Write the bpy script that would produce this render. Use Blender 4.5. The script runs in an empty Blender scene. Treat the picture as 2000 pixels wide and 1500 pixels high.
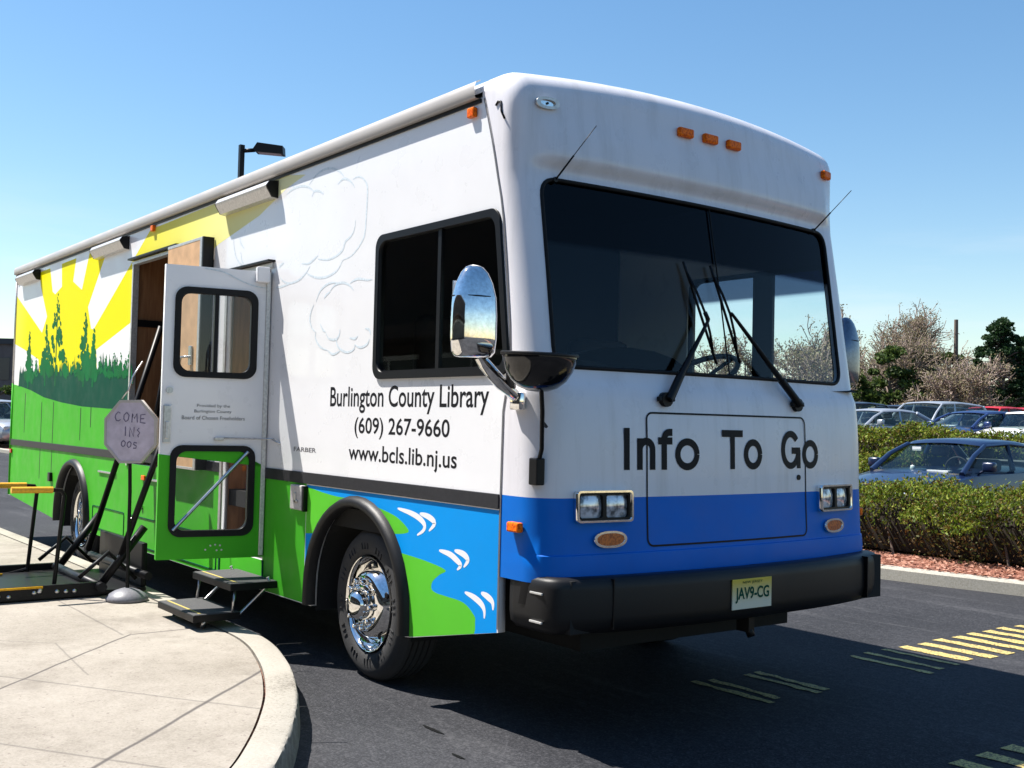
import bpy, bmesh, math, random, json
from mathutils import Vector, Matrix
import numpy as np
R = math.radians
S = bpy.context.scene
COL = S.collection
# ------------------------------------------------------------------ camera, sky, sun, exposure
cam_d = bpy.data.cameras.new('camera'); cam = bpy.data.objects.new('camera', cam_d); COL.objects.link(cam)
cam_d.sensor_width = 36; cam_d.lens = 38.731; cam_d.clip_start = 0.05; cam_d.clip_end = 2000
M = Matrix(((0.599811, 0.012874, 0.800038), (0.799778, -0.039811, -0.598975), (0.024139, 0.999124, -0.034175)))
cam.matrix_world = Matrix.Translation((3.9774, -2.9997, 1.4475)) @ M.to_4x4()
S.camera = cam
LX, LY = 0.48, 0.33                       # horizontal travel of sunlight per metre of fall
sun_dir = Vector((-LX, -LY, 1)).normalized()
elev = math.asin(sun_dir.z)
W_ = bpy.data.worlds.new('World'); S.world = W_; W_.use_nodes = True
nt = W_.node_tree; nt.nodes.clear()
sky = nt.nodes.new('ShaderNodeTexSky'); sky.sky_type = 'NISHITA'; sky.sun_disc = False
sky.sun_elevation = elev; sky.sun_rotation = math.atan2(sun_dir.x, sun_dir.y)
sky.air_density = 1.15; sky.dust_density = 0.25; sky.ozone_density = 1.5; sky.altitude = 0
bg = nt.nodes.new('ShaderNodeBackground'); bg.inputs['Strength'].default_value = 0.077
wo = nt.nodes.new('ShaderNodeOutputWorld')
hs = nt.nodes.new('ShaderNodeHueSaturation'); hs.inputs['Saturation'].default_value = 1.22; hs.inputs['Hue'].default_value = .498
nt.links.new(sky.outputs[0], hs.inputs['Color']); 
tc = nt.nodes.new('ShaderNodeTexCoord'); mpn = nt.nodes.new('ShaderNodeMapping'); mpn.inputs['Scale'].default_value = (1.2, 1.2, 9)
cn = nt.nodes.new('ShaderNodeTexNoise'); cn.inputs['Scale'].default_value = 2.6; cn.inputs['Detail'].default_value = 7; cn.inputs['Roughness'].default_value = .6
nt.links.new(tc.outputs['Generated'], mpn.inputs[0]); nt.links.new(mpn.outputs[0], cn.inputs['Vector'])
cr_ = nt.nodes.new('ShaderNodeValToRGB'); cr_.color_ramp.elements[0].position = .50; cr_.color_ramp.elements[1].position = .72; cr_.color_ramp.elements[1].color = (.45, .45, .45, 1)
nt.links.new(cn.outputs['Fac'], cr_.inputs[0])
sx_ = nt.nodes.new('ShaderNodeSeparateXYZ'); nt.links.new(tc.outputs['Generated'], sx_.inputs[0])
er = nt.nodes.new('ShaderNodeValToRGB'); er.color_ramp.elements[0].position = .06; er.color_ramp.elements[0].color = (1, 1, 1, 1); er.color_ramp.elements[1].position = .20; er.color_ramp.elements[1].color = (0, 0, 0, 1)
nt.links.new(sx_.outputs[2], er.inputs[0])
ml = nt.nodes.new('ShaderNodeMath'); ml.operation = 'MULTIPLY'; nt.links.new(cr_.outputs[0], ml.inputs[0]); nt.links.new(er.outputs[0], ml.inputs[1])
mxw = nt.nodes.new('ShaderNodeMix'); mxw.data_type = 'RGBA'; nt.links.new(ml.outputs[0], mxw.inputs[0]); nt.links.new(hs.outputs[0], mxw.inputs[6]); mxw.inputs[7].default_value = (6.2, 6.4, 6.8, 1)
nt.links.new(mxw.outputs[2], bg.inputs[0]); nt.links.new(bg.outputs[0], wo.inputs[0])
sl = bpy.data.lights.new('sun', 'SUN'); sl.energy = 5.0; sl.angle = R(0.5); sl.color = (1.0, 0.95, 0.88)
so = bpy.data.objects.new('sun', sl); COL.objects.link(so); so.rotation_euler = sun_dir.to_track_quat('Z', 'Y').to_euler()
S.view_settings.view_transform = 'Standard'; S.view_settings.look = 'None'
S.view_settings.exposure = 1.08; S.view_settings.gamma = 1
S.render.engine = 'CYCLES'
S.cycles.max_bounces = 8; S.cycles.transparent_max_bounces = 16

# ------------------------------------------------------------------ materials
class NB:
    def __init__(s, name):
        s.m = bpy.data.materials.new(name); s.m.use_nodes = True; s.t = s.m.node_tree; s.t.nodes.clear()
        s.out = s.t.nodes.new('ShaderNodeOutputMaterial')
    def n(s, typ, **kw):
        o = s.t.nodes.new(typ)
        for k, v in kw.items():
            if k.startswith('_'): setattr(o, k[1:], v)
            else:
                o.inputs[k].default_value = v
        return o
    def l(s, a, b): s.t.links.new(a, b)
    def math(s, op, a, b=None):
        o = s.t.nodes.new('ShaderNodeMath'); o.operation = op
        for i, v in enumerate((a, b)):
            if v is None: continue
            if isinstance(v, (int, float)): o.inputs[i].default_value = v
            else: s.l(v, o.inputs[i])
        return o.outputs[0]
    def mix(s, fac, a, b):
        o = s.t.nodes.new('ShaderNodeMix'); o.data_type = 'RGBA'
        for i, v in ((0, fac), (6, a), (7, b)):
            if isinstance(v, (int, float)): o.inputs[i].default_value = v
            elif isinstance(v, tuple): o.inputs[i].default_value = (*v[:3], 1)
            else: s.l(v, o.inputs[i])
        return o.outputs[2]
    def noise(s, scale, detail=4, rough=0.55, vec=None):
        o = s.n('ShaderNodeTexNoise', Scale=scale, Detail=detail, Roughness=rough)
        if vec is None:
            g = s.t.nodes.new('ShaderNodeNewGeometry'); vec = g.outputs['Position']
        s.l(vec, o.inputs['Vector']); return o.outputs['Fac']
    def ramp(s, fac, stops):
        o = s.t.nodes.new('ShaderNodeValToRGB'); e = o.color_ramp.elements
        while len(e) < len(stops): e.new(0.5)
        for i, (p, c) in enumerate(stops):
            e[i].position = p; e[i].color = (*c[:3], 1) if isinstance(c, tuple) else (c, c, c, 1)
        s.l(fac, o.inputs[0]); return o.outputs[0]
    def bsdf(s, color=(.5, .5, .5), rough=.5, metal=0, spec=.5, coat=0, bump=None, bstr=.3, bdist=.01, **kw):
        b = s.t.nodes.new('ShaderNodeBsdfPrincipled')
        for k, v in (('Base Color', color), ('Roughness', rough), ('Metallic', metal), ('Specular IOR Level', spec), ('Coat Weight', coat)):
            if isinstance(v, tuple): b.inputs[k].default_value = (*v[:3], 1)
            elif isinstance(v, (int, float)): b.inputs[k].default_value = v
            else: s.l(v, b.inputs[k])
        b.inputs['Coat Roughness'].default_value = kw.get('coatr', .05)
        if bump is not None:
            u = s.n('ShaderNodeBump', Strength=bstr, Distance=bdist); s.l(bump, u.inputs['Height']); s.l(u.outputs[0], b.inputs['Normal'])
        s.l(b.outputs[0], s.out.inputs[0]); return b
def paint(name, c, rough=.3, coat=.3, var=.06, dirt=.0, spec=.5):
    b = NB(name); n = b.noise(1.7, 6, .65); n2 = b.noise(6, 4)
    k = b.math('ADD', b.math('MULTIPLY', n, .7), b.math('MULTIPLY', n2, .3))
    dk = tuple(x * (1 - var * 2) for x in c); lt = tuple(min(1, x * (1 + var * .6)) for x in c)
    col = b.ramp(k, [(.3, dk), (.65, lt)])
    if dirt:
        g = b.t.nodes.new('ShaderNodeNewGeometry'); sx = b.t.nodes.new('ShaderNodeSeparateXYZ'); b.l(g.outputs['Position'], sx.inputs[0])
        mp = b.t.nodes.new('ShaderNodeMapping'); b.l(g.outputs['Position'], mp.inputs[0]); mp.inputs['Scale'].default_value = (9, 9, .7)
        st = b.noise(1.0, 5, .7, mp.outputs[0])
        f = b.math('MULTIPLY', b.ramp(st, [(.48, 0.), (.75, 1.)]), dirt)
        col = b.mix(f, col, (.35, .33, .30))
    r = b.ramp(n2, [(.3, rough * .8), (.7, min(1, rough * 1.3))])
    b.bsdf(col, r, coat=coat, spec=spec); return b.m
def plain(name, c, rough=.5, metal=0, coat=0, spec=.5, bs=0, bscale=60):
    b = NB(name); n = b.noise(bscale, 4)
    col = b.ramp(n, [(.3, tuple(x * .8 for x in c)), (.7, tuple(min(1, x * 1.12) for x in c))])
    b.bsdf(col, rough, metal, spec, coat, bump=n if bs else None, bstr=bs or .1, bdist=.004); return b.m
def glass(name, tint=(.8, .88, .86), band=None, ior=1.5, gl=1.0):
    b = NB(name)
    tr = b.n('ShaderNodeBsdfTransparent'); tr.inputs[0].default_value = (*tint, 1)
    if band:
        g = b.t.nodes.new('ShaderNodeNewGeometry'); sx = b.t.nodes.new('ShaderNodeSeparateXYZ'); b.l(g.outputs['Position'], sx.inputs[0])
        f = b.ramp(b.math('MULTIPLY', sx.outputs[2], .25), [(band[0] * .25 - .002, tint), (band[0] * .25 + .002, band[1])]); b.l(f, tr.inputs[0])
    go = b.n('ShaderNodeBsdfGlossy', Roughness=.015); gm = b.t.nodes.new('ShaderNodeNewGeometry'); dt = b.t.nodes.new('ShaderNodeVectorMath'); dt.operation = 'DOT_PRODUCT'
    b.l(gm.outputs['Normal'], dt.inputs[0]); b.l(gm.outputs['Incoming'], dt.inputs[1])
    c5 = b.math('POWER', b.math('SUBTRACT', 1.0, b.math('ABSOLUTE', dt.outputs['Value'])), 5.0)
    fr = b.math('ADD', .04, b.math('MULTIPLY', c5, .96))
    mx = b.t.nodes.new('ShaderNodeMixShader'); b.l(b.math('MULTIPLY', fr, gl), mx.inputs[0]); b.l(tr.outputs[0], mx.inputs[1]); b.l(go.outputs[0], mx.inputs[2])
    b.l(mx.outputs[0], b.out.inputs[0]); return b.m
MT = {}
MT['white'] = paint('white_paint', (.80, .80, .81), .3, .4, .02)
MT['white_front'] = paint('white_gelcoat_shade_tint', (.76, .745, .775), .3, .2, .025, .30)  # base darkened and tinted violet for the shade on the front; streaks are dirt
MT['blue_front'] = paint('blue_gelcoat', (.0, .145, .60), .42, .0, .06, spec=.18)
MT['blue'] = paint('blue_vinyl', (.0, .27, .72), .5, .0, .04, spec=.12)
MT['green'] = paint('green_vinyl', (.06, .42, .02), .5, .0, .08, spec=.15)
MT['lime'] = paint('lime_vinyl', (.10, .50, .03), .5, .0, .05, spec=.12)
MT['forest'] = paint('dark_green_vinyl', (.006, .075, .045), .6, .0, .12, spec=.08)
MT['treeg'] = paint('tree_green_vinyl', (.008, .16, .045), .6, .0, .25, spec=.08)
MT['vwhite'] = paint('white_vinyl', (.79, .79, .81), .35, .2, .02)
MT['cloudline'] = plain('cloud_outline_vinyl', (.62, .70, .75), .5)
MT['black_vinyl'] = plain('black_vinyl', (.010, .010, .012), .5, spec=.15)
MT['grey_text'] = plain('grey_vinyl', (.12, .12, .13), .5)
MT['belt'] = plain('charcoal_belt', (.024, .024, .028), .5, spec=.25)
MT['rubber'] = plain('black_rubber', (.008, .008, .009), .6, spec=.2, bs=.2)
MT['tyre'] = plain('tyre_rubber', (.03, .03, .031), .8, bs=.3, bscale=120)
MT['bumper'] = plain('bumper_plastic', (.009, .009, .010), .45, spec=.3, bs=.15, bscale=400)
MT['chrome'] = plain('chrome', (.9, .88, .85), .06, 1)
MT['mirror_back'] = plain('dark_chrome', (.16, .19, .24), .22, .9)
MT['steel'] = plain('brushed_steel', (.55, .55, .56), .3, 1)
MT['alu'] = plain('aluminium_trim', (.62, .61, .59), .4, .6)
MT['gutter'] = paint('gutter_paint', (.44, .415, .39), .45, .1, .05)
MT['black'] = plain('black_metal', (.006, .006, .007), .42, spec=.22)
MT['gloss'] = plain('gloss_black_plastic', (.004, .004, .005), .12, coat=.3)
MT['dark'] = plain('dark_interior', (.012, .011, .011), .8, spec=.2)
MT['under'] = plain('underbody', (.01, .01, .01), .9)
MT['wood'] = None
MT['amber'] = None
MT['tan'] = plain('tan_door_liner', (.62, .38, .20), .6, bscale=9)
MT['yrail'] = plain('yellow_rail', (.80, .42, .02), .4)
MT['tread'] = plain('tread_grit', (.06, .06, .062), .85, bs=.6, bscale=300)
MT['ystrip'] = plain('faded_yellow_strip', (.42, .34, .09), .8, bscale=150)
MT['boxgrey'] = plain('grey_box', (.50, .47, .45), .5)
MT['dome'] = plain('grey_base_rubber', (.16, .16, .18), .45)
MT['signface'] = plain('sign_face', (.52, .47, .56), .55, bscale=12)
MT['marker_ink'] = plain('marker_ink', (.16, .14, .22), .6)
MT['platey'] = None
MT['glass_side'] = glass('cab_glass', (.80, .84, .82), gl=.8)
MT['glass_far'] = glass('driver_glass', (.97, .985, .99), gl=.6, band=(2.27, (.30, .34, .42)))
MT['glass_ws'] = glass('windscreen_glass', (.95, .99, .99), band=(2.285, (.08, .10, .20)), gl=.5)
MT['glass_door'] = glass('door_glass', (.86, .87, .87), gl=.8)
MT['glass_car'] = glass('car_glass', (.62, .70, .68))
b = NB('wood_panel'); mp = b.n('ShaderNodeMapping'); g = b.n('ShaderNodeNewGeometry'); b.l(g.outputs['Position'], mp.inputs[0]); mp.inputs['Scale'].default_value = (14, 14, 1.2)
n = b.noise(3, 5, .6, mp.outputs[0]); b.bsdf(b.ramp(n, [(.3, (.20, .085, .035)), (.7, (.36, .17, .075))]), .45); MT['wood'] = b.m
b = NB('amber_lens'); n = b.noise(90, 2); b.bsdf(b.ramp(n, [(.35, (.60, .07, .003)), (.6, (1.0, .20, .004))]), .35, spec=.15); MT['amber'] = b.m
b = NB('dull_amber_lens'); n = b.noise(90, 2); b.bsdf(b.ramp(n, [(.35, (.25, .03, .002)), (.6, (.60, .13, .01))]), .15, coat=.6); MT['amber2'] = b.m
MT['redlens'] = plain('red_lens', (.6, .02, .01), .2)
b = NB('yellow_vinyl'); g = b.n('ShaderNodeNewGeometry')
vm = b.t.nodes.new('ShaderNodeVectorMath'); vm.operation = 'DISTANCE'; b.l(g.outputs['Position'], vm.inputs[0]); vm.inputs[1].default_value = (-7.3, 0, 2.1)
d_ = b.math('MULTIPLY', vm.outputs['Value'], .2)
b.bsdf(b.ramp(d_, [(.0, (.80, .72, .0)), (.35, (.80, .73, .0)), (.6, (.78, .73, .14)), (.95, (.80, .79, .45))]), .6, spec=.12); MT['yellow'] = b.m
b = NB('plate_face'); g = b.n('ShaderNodeNewGeometry'); sx = b.t.nodes.new('ShaderNodeSeparateXYZ'); b.l(g.outputs['Position'], sx.inputs[0])
mr = b.n('ShaderNodeMapRange'); b.l(sx.outputs[2], mr.inputs[0]); mr.inputs[1].default_value = .57; mr.inputs[2].default_value = .73
b.bsdf(b.ramp(mr.outputs[0], [(.25, (.62, .62, .5)), (.9, (.62, .47, .05))]), .4); MT['platey'] = b.m
b = NB('headlamp_lens'); n = b.noise(25, 2); b.bsdf(b.ramp(n, [(.35, (.10, .11, .12)), (.6, (.75, .78, .85))]), .12, .35, coat=1); MT['lamp'] = b.m
# asphalt
b = NB('asphalt'); n1 = b.noise(75, 3, .8); n2 = b.noise(.5, 6, .65); n3 = b.noise(22, 5, .8)
k = b.math('ADD', b.math('MULTIPLY', n1, .5), b.math('ADD', b.math('MULTIPLY', n2, .2), b.math('MULTIPLY', n3, .3)))
col = b.ramp(k, [(.38, (.008, .009, .011)), (.5, (.026, .027, .031)), (.62, (.085, .085, .092))])
lg = b.ramp(b.noise(.22, 4, .6), [(.42, 0.), (.62, .35)]); col = b.mix(lg, col, (.055, .055, .06))
st = b.ramp(b.noise(1.1, 6, .75), [(.60, 0.), (.68, .55)]); col = b.mix(st, col, (.020, .020, .024))
mps = b.n('ShaderNodeMapping'); gg = b.n('ShaderNodeNewGeometry'); b.l(gg.outputs['Position'], mps.inputs[0]); mps.inputs['Rotation'].default_value = (0, 0, .35); mps.inputs['Scale'].default_value = (.35, 2.6, 1)
stk = b.math('MULTIPLY', b.ramp(b.noise(1.3, 6, .7, mps.outputs[0]), [(.55, 0.), (.68, .55)]), b.ramp(n3, [(.4, .3), (.6, 1.)])); col = b.mix(stk, col, (.10, .10, .105))
vo = b.n('ShaderNodeTexVoronoi', Scale=70); g = b.n('ShaderNodeNewGeometry'); b.l(g.outputs['Position'], vo.inputs['Vector'])
sp = b.ramp(vo.outputs['Distance'], [(.03, 1.), (.10, 0.)])
sp = b.math('MULTIPLY', sp, b.ramp(b.noise(9, 3), [(.5, 0.), (.62, .8)]))
col = b.mix(sp, col, (.26, .25, .24))
b.bsdf(col, .85, spec=.14, bump=n1, bstr=.5, bdist=.006); MT['asphalt'] = b.m
# yellow road paint
b = NB('road_paint'); n1 = b.noise(90, 4, .7); b.bsdf(b.ramp(n1, [(.40, (.06, .055, .045)), (.50, (.46, .35, .11)), (.7, (.72, .60, .22))]), .8); MT['roadpaint'] = b.m
# concrete pavement with joints
def seg_dist(b, P2, a, c):
    ax, ay = a; dx, dy = c[0] - ax, c[1] - ay; L2 = dx * dx + dy * dy
    x, y = P2
    px = b.math('SUBTRACT', x, ax); py = b.math('SUBTRACT', y, ay)
    t = b.math('DIVIDE', b.math('ADD', b.math('MULTIPLY', px, dx), b.math('MULTIPLY', py, dy)), L2)
    cl = b.t.nodes.new('ShaderNodeClamp'); b.l(t, cl.inputs[0]); t = cl.outputs[0]
    ex = b.math('SUBTRACT', px, b.math('MULTIPLY', t, dx)); ey = b.math('SUBTRACT', py, b.math('MULTIPLY', t, dy))
    return b.math('SQRT', b.math('ADD', b.math('MULTIPLY', ex, ex), b.math('MULTIPLY', ey, ey)))
b = NB('pavement_concrete'); g = b.n('ShaderNodeNewGeometry'); sx = b.t.nodes.new('ShaderNodeSeparateXYZ'); b.l(g.outputs['Position'], sx.inputs[0])
wob = b.math('MULTIPLY', b.math('SUBTRACT', b.noise(2.5, 2), .5), .02)
X = b.math('ADD', sx.outputs[0], wob); Y = b.math('ADD', sx.outputs[1], wob)
n1 = b.noise(80, 4, .8); n2 = b.noise(.9, 5, .6); n3 = b.noise(9, 7, .8)
k = b.math('ADD', b.math('MULTIPLY', n1, .35), b.math('ADD', b.math('MULTIPLY', n2, .4), b.math('MULTIPLY', n3, .25)))
col = b.ramp(k, [(.38, (.185, .162, .13)), (.5, (.28, .25, .21)), (.62, (.34, .31, .265))])
sto = b.ramp(b.noise(1.6, 7, .75), [(.52, 0.), (.66, .55)]); col = b.mix(sto, col, (.15, .13, .105))
spk = b.ramp(b.noise(38, 2), [(.66, 0.), (.70, .7)]); col = b.mix(spk, col, (.16, .13, .11))
j1 = None
segs = [((-1.0, -2.31), (-2.18, -1.22), .006), ((-2.18, -1.22), (-2.55, -.86), .006), ((-2.55, -.86), (-2.56, -.34), .007), ((.6, -2.55), (-1.34, -.57), .008)]
soft = [((-.95, -2.16), (.5, -1.17), .006), ((-3.0, -2.5), (-.62, -.9), .006), ((-2.73, -1.53), (-2.51, -1.29), .004), ((-2.51, -1.29), (-1.66, -1.36), .004), ((-2.73, -1.53), (-5.5, -3.2), .004),
        ((-4.6, -.33), (-4.6, -4), .007), ((-6.6, -.3), (-6.6, -4), .007), ((-8.6, -.3), (-8.6, -4), .007), ((-2.56, -.9), (-9, -.9), .006)]
for L_, strength in ((segs, .92), (soft, .5)):
    f = None
    for a, c, w in L_:
        d0 = seg_dist(b, (X, Y), a, c)
        v = b.ramp(d0, [(w * .6, 1.), (w * 1.7, 0.)])
        f = v if f is None else b.math('MAXIMUM', f, v)
    col = b.mix(b.math('MULTIPLY', f, strength), col, (.07, .06, .055))
    if j1 is None: j1 = f
hgt = b.math('SUBTRACT', b.math('MULTIPLY', n1, .3), b.math('MULTIPLY', j1, 1.))
b.bsdf(col, .9, bump=hgt, bstr=.5, bdist=.004); MT['pave'] = b.m
b = NB('kerb_stone'); n1 = b.noise(60, 4, .85); n2 = b.noise(3, 4)
k = b.math('ADD', b.math('MULTIPLY', n1, .6), b.math('MULTIPLY', n2, .4))
col = b.ramp(k, [(.34, (.12, .10, .08)), (.46, (.31, .285, .24)), (.7, (.41, .38, .33))])
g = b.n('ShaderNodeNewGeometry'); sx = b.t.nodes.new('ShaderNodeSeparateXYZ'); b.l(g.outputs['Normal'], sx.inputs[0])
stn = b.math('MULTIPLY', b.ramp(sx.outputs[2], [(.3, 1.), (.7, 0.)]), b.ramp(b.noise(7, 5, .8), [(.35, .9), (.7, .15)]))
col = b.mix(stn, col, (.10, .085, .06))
b.bsdf(col, .9, bump=n1, bstr=.6, bdist=.005); MT['kerb'] = b.m
b = NB('far_kerb_stone'); n1 = b.noise(60, 4, .75)
b.bsdf(b.ramp(n1, [(.34, (.30, .28, .23)), (.7, (.46, .43, .37))]), .9); MT['kerb2'] = b.m
b = NB('bark_mulch'); vo = b.n('ShaderNodeTexVoronoi', Scale=28); g = b.n('ShaderNodeNewGeometry'); b.l(g.outputs['Position'], vo.inputs['Vector'])
b.bsdf(b.ramp(vo.outputs['Color'], [(.2, (.12, .04, .025)), (.6, (.30, .12, .08)), (.9, (.45, .24, .17))]), .9, bump=vo.outputs['Distance'], bstr=1, bdist=.03); MT['mulch'] = b.m
def leafmat(name, cols):
    b = NB(name); g = b.n('ShaderNodeNewGeometry'); r = g.outputs['Random Per Island']
    st = [(i / (len(cols) - 1 + 1e-6), c) for i, c in enumerate(cols)]
    col = b.ramp(r, st)
    bb = b.bsdf(col, .6, spec=.3)
    tl = b.n('ShaderNodeBsdfTranslucent'); b.l(col, tl.inputs[0])
    mx = b.n('ShaderNodeMixShader'); mx.inputs[0].default_value = .3; b.l(bb.outputs[0], mx.inputs[1]); b.l(tl.outputs[0], mx.inputs[2]); b.l(mx.outputs[0], b.out.inputs[0]); return b.m
MT['hedge_leaf'] = leafmat('yew_leaves', [(.04, .08, .007), (.13, .20, .014), (.26, .32, .026), (.17, .12, .022), (.08, .14, .012)])
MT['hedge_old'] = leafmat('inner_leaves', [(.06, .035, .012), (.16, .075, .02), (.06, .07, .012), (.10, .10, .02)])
MT['hedge_core'] = plain('hedge_shadow_wood', (.022, .016, .009), .95, bscale=20)  # near-black core, shade of the gaps between leaves put into its colour
MT['pine'] = leafmat('pine_needles', [(.010, .030, .010), (.02, .05, .015), (.035, .075, .02)])
MT['spring'] = leafmat('evergreen_leaves', [(.03, .055, .012), (.06, .10, .018), (.10, .14, .03)])
MT['bud'] = leafmat('spring_buds', [(.23, .18, .11), (.27, .25, .12), (.25, .18, .13)])
MT['bark'] = plain('bark', (.16, .12, .095), .9, bscale=14)
MT['twig'] = plain('pale_twigs', (.30, .23, .19), .9, bscale=14)

# ------------------------------------------------------------------ mesh helpers
def link(name, me, mat=None, parent=None):
    o = bpy.data.objects.new(name, me); COL.objects.link(o)
    if mat is not None and not me.materials:
        for m in (mat if isinstance(mat, (list, tuple)) else [mat]): me.materials.append(MT[m] if isinstance(m, str) else m)
    if parent is not None: o.parent = parent
    return o
def tag(o, label=None, cat=None, group=None, kind=None):
    for k, v in (('label', label), ('category', cat), ('group', group), ('kind', kind)):
        if v: o[k] = v
    return o
def empty(name, loc, rz=0, **kw):
    o = bpy.data.objects.new(name, None); COL.objects.link(o); o.location = loc; o.rotation_euler = (0, 0, rz); o.empty_display_size = .2
    return tag(o, **kw)
class MB:
    def __init__(s): s.bm = bmesh.new()
    def box(s, x0, x1, y0, y1, z0, z1, bev=0, mi=0, mat=None):
        vs = [s.bm.verts.new((x, y, z)) for x in (x0, x1) for y in (y0, y1) for z in (z0, z1)]
        F = [(0, 1, 3, 2), (4, 6, 7, 5), (0, 4, 5, 1), (2, 3, 7, 6), (0, 2, 6, 4), (1, 5, 7, 3)]
        fs = [s.bm.faces.new([vs[i] for i in f]) for f in F]
        for f in fs: f.material_index = mi
        if bev:
            es = list({e for f in fs for e in f.edges})
            r = bmesh.ops.bevel(s.bm, geom=es, offset=bev, segments=2, profile=.5, affect='EDGES')
            vs = list({v for f in r['faces'] for v in f.verts} | {v for v in vs if v.is_valid})
            for f in r['faces']: f.material_index = mi
        if mat is not None:
            al = set(); st = [v for v in vs if v.is_valid]
            while st:
                v = st.pop()
                if v in al: continue
                al.add(v)
                for e in v.link_edges: st.append(e.other_vert(v))
            for v in al: v.co = mat @ v.co
        return s
    def tube(s, pts, r, n=8, mi=0, cap=True, closed=False):
        pts = [Vector(p) for p in pts]; N = len(pts); rings = []
        up = None
        for i, p in enumerate(pts):
            if closed: t = pts[(i + 1) % N] - pts[i - 1]
            else: t = pts[min(i + 1, N - 1)] - pts[max(i - 1, 0)]
            if t.length < 1e-9: t = Vector((0, 0, 1))
            t.normalize()
            if up is None:
                up = Vector((0, 0, 1)) if abs(t.z) < .9 else Vector((1, 0, 0))
            a = t.cross(up)
            if a.length < 1e-6: a = t.cross(Vector((0, 1, 0)))
            a.normalize(); c = a.cross(t).normalized(); up = c
            rr = r[i] if isinstance(r, (list, tuple)) else r
            rings.append([s.bm.verts.new(p + a * math.cos(k * 2 * math.pi / n) * rr + c * math.sin(k * 2 * math.pi / n) * rr) for k in range(n)])
        for i in range(N if closed else N - 1):
            A, B = rings[i], rings[(i + 1) % N]
            for k in range(n):
                f = s.bm.faces.new((A[k], A[(k + 1) % n], B[(k + 1) % n], B[k])); f.material_index = mi; f.smooth = True
        if cap and not closed:
            for q in (rings[0][::-1], rings[-1]):
                f = s.bm.faces.new(q); f.material_index = mi
        return s
    def lathe(s, prof, mat, n=48, mi=0, smooth=True):
        # prof: (r, h); axis local z
        rings = []
        for r, h in prof:
            if r < 1e-6: rings.append([s.bm.verts.new(mat @ Vector((0, 0, h)))])
            else: rings.append([s.bm.verts.new(mat @ Vector((r * math.cos(k * 2 * math.pi / n), r * math.sin(k * 2 * math.pi / n), h))) for k in range(n)])
        for A, B in zip(rings, rings[1:]):
            for k in range(n):
                k2 = (k + 1) % n
                if len(A) == 1 and len(B) == 1: continue
                if len(A) == 1: q = (A[0], B[k2], B[k])
                elif len(B) == 1: q = (A[k], A[k2], B[0])
                else: q = (A[k], A[k2], B[k2], B[k])
                f = s.bm.faces.new(q); f.material_index = mi; f.smooth = smooth
        return s
    def grid(s, G, mi=0, smooth=True, fmi=None):
        V = [[s.bm.verts.new(p) for p in row] for row in G]
        for i in range(len(V) - 1):
            for j in range(len(V[0]) - 1):
                f = s.bm.faces.new((V[i][j], V[i + 1][j], V[i + 1][j + 1], V[i][j + 1])); f.smooth = smooth
                f.material_index = fmi(i, j) if fmi else mi
        return s
    def prism(s, poly, d, mi=0):
        # poly: list of 3D points, d: extrusion vector
        a = [s.bm.verts.new(p) for p in poly]; b_ = [s.bm.verts.new(Vector(p) + Vector(d)) for p in poly]; n = len(a)
        fs = [s.bm.faces.new(a[::-1]), s.bm.faces.new(b_)]
        for i in range(n): fs.append(s.bm.faces.new((a[i], a[(i + 1) % n], b_[(i + 1) % n], b_[i])))
        for f in fs: f.material_index = mi
        return s
    def build(s, name, mat=None, parent=None, smooth=None, norm=True):
        if norm: bmesh.ops.recalc_face_normals(s.bm, faces=s.bm.faces)
        me = bpy.data.meshes.new(name); s.bm.to_mesh(me); s.bm.free()
        if smooth: me.shade_smooth(); me.set_sharp_from_angle(angle=R(smooth))
        return link(name, me, mat, parent)
DG = lambda: bpy.context.evaluated_depsgraph_get()
def flat(loops, frame, thick, name='tmp'):
    """filled 2-D loops (first outer, rest holes); frame: 4x4 taking (u,v,0) to world; thickness along frame z"""
    cu = bpy.data.curves.new(name, 'CURVE'); cu.dimensions = '2D'; cu.fill_mode = 'BOTH'; cu.extrude = thick / 2
    for L in loops:
        sp = cu.splines.new('POLY'); sp.points.add(len(L) - 1)
        for i, (u, v) in enumerate(L): sp.points[i].co = (u, v, 0, 1)
        sp.use_cyclic_u = True
    o = bpy.data.objects.new(name, cu); COL.objects.link(o)
    bpy.context.view_layer.update()
    me = bpy.data.meshes.new_from_object(o.evaluated_get(DG())); bpy.data.objects.remove(o)
    me.materials.clear()
    me.transform(frame @ Matrix.Translation((0, 0, thick / 2)))
    bm = bmesh.new(); bm.from_mesh(me); bmesh.ops.remove_doubles(bm, verts=bm.verts, dist=1e-5); bmesh.ops.recalc_face_normals(bm, faces=bm.faces); bm.to_mesh(me); bm.free()
    return me
def side_frame(y=0):    # u=x, v=z, normal -y  (thickness grows outwards, -y)
    return Matrix(((1, 0, 0, 0), (0, 0, -1, y), (0, 1, 0, 0), (0, 0, 0, 1)))
def joinme(meshes, name):
    bm = bmesh.new()
    for m in meshes: bm.from_mesh(m)
    me = bpy.data.meshes.new(name); bm.to_mesh(me); bm.free(); return me
def boolean(o, cutters, op='DIFFERENCE'):
    for c in cutters:
        m = o.modifiers.new('b', 'BOOLEAN'); m.object = c; m.operation = op; m.solver = 'EXACT'
    bpy.context.view_layer.update()
    me = bpy.data.meshes.new_from_object(o.evaluated_get(DG()))
    o.modifiers.clear(); old = o.data; nm = old.name; o.data = me; bpy.data.meshes.remove(old); me.name = nm
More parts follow.
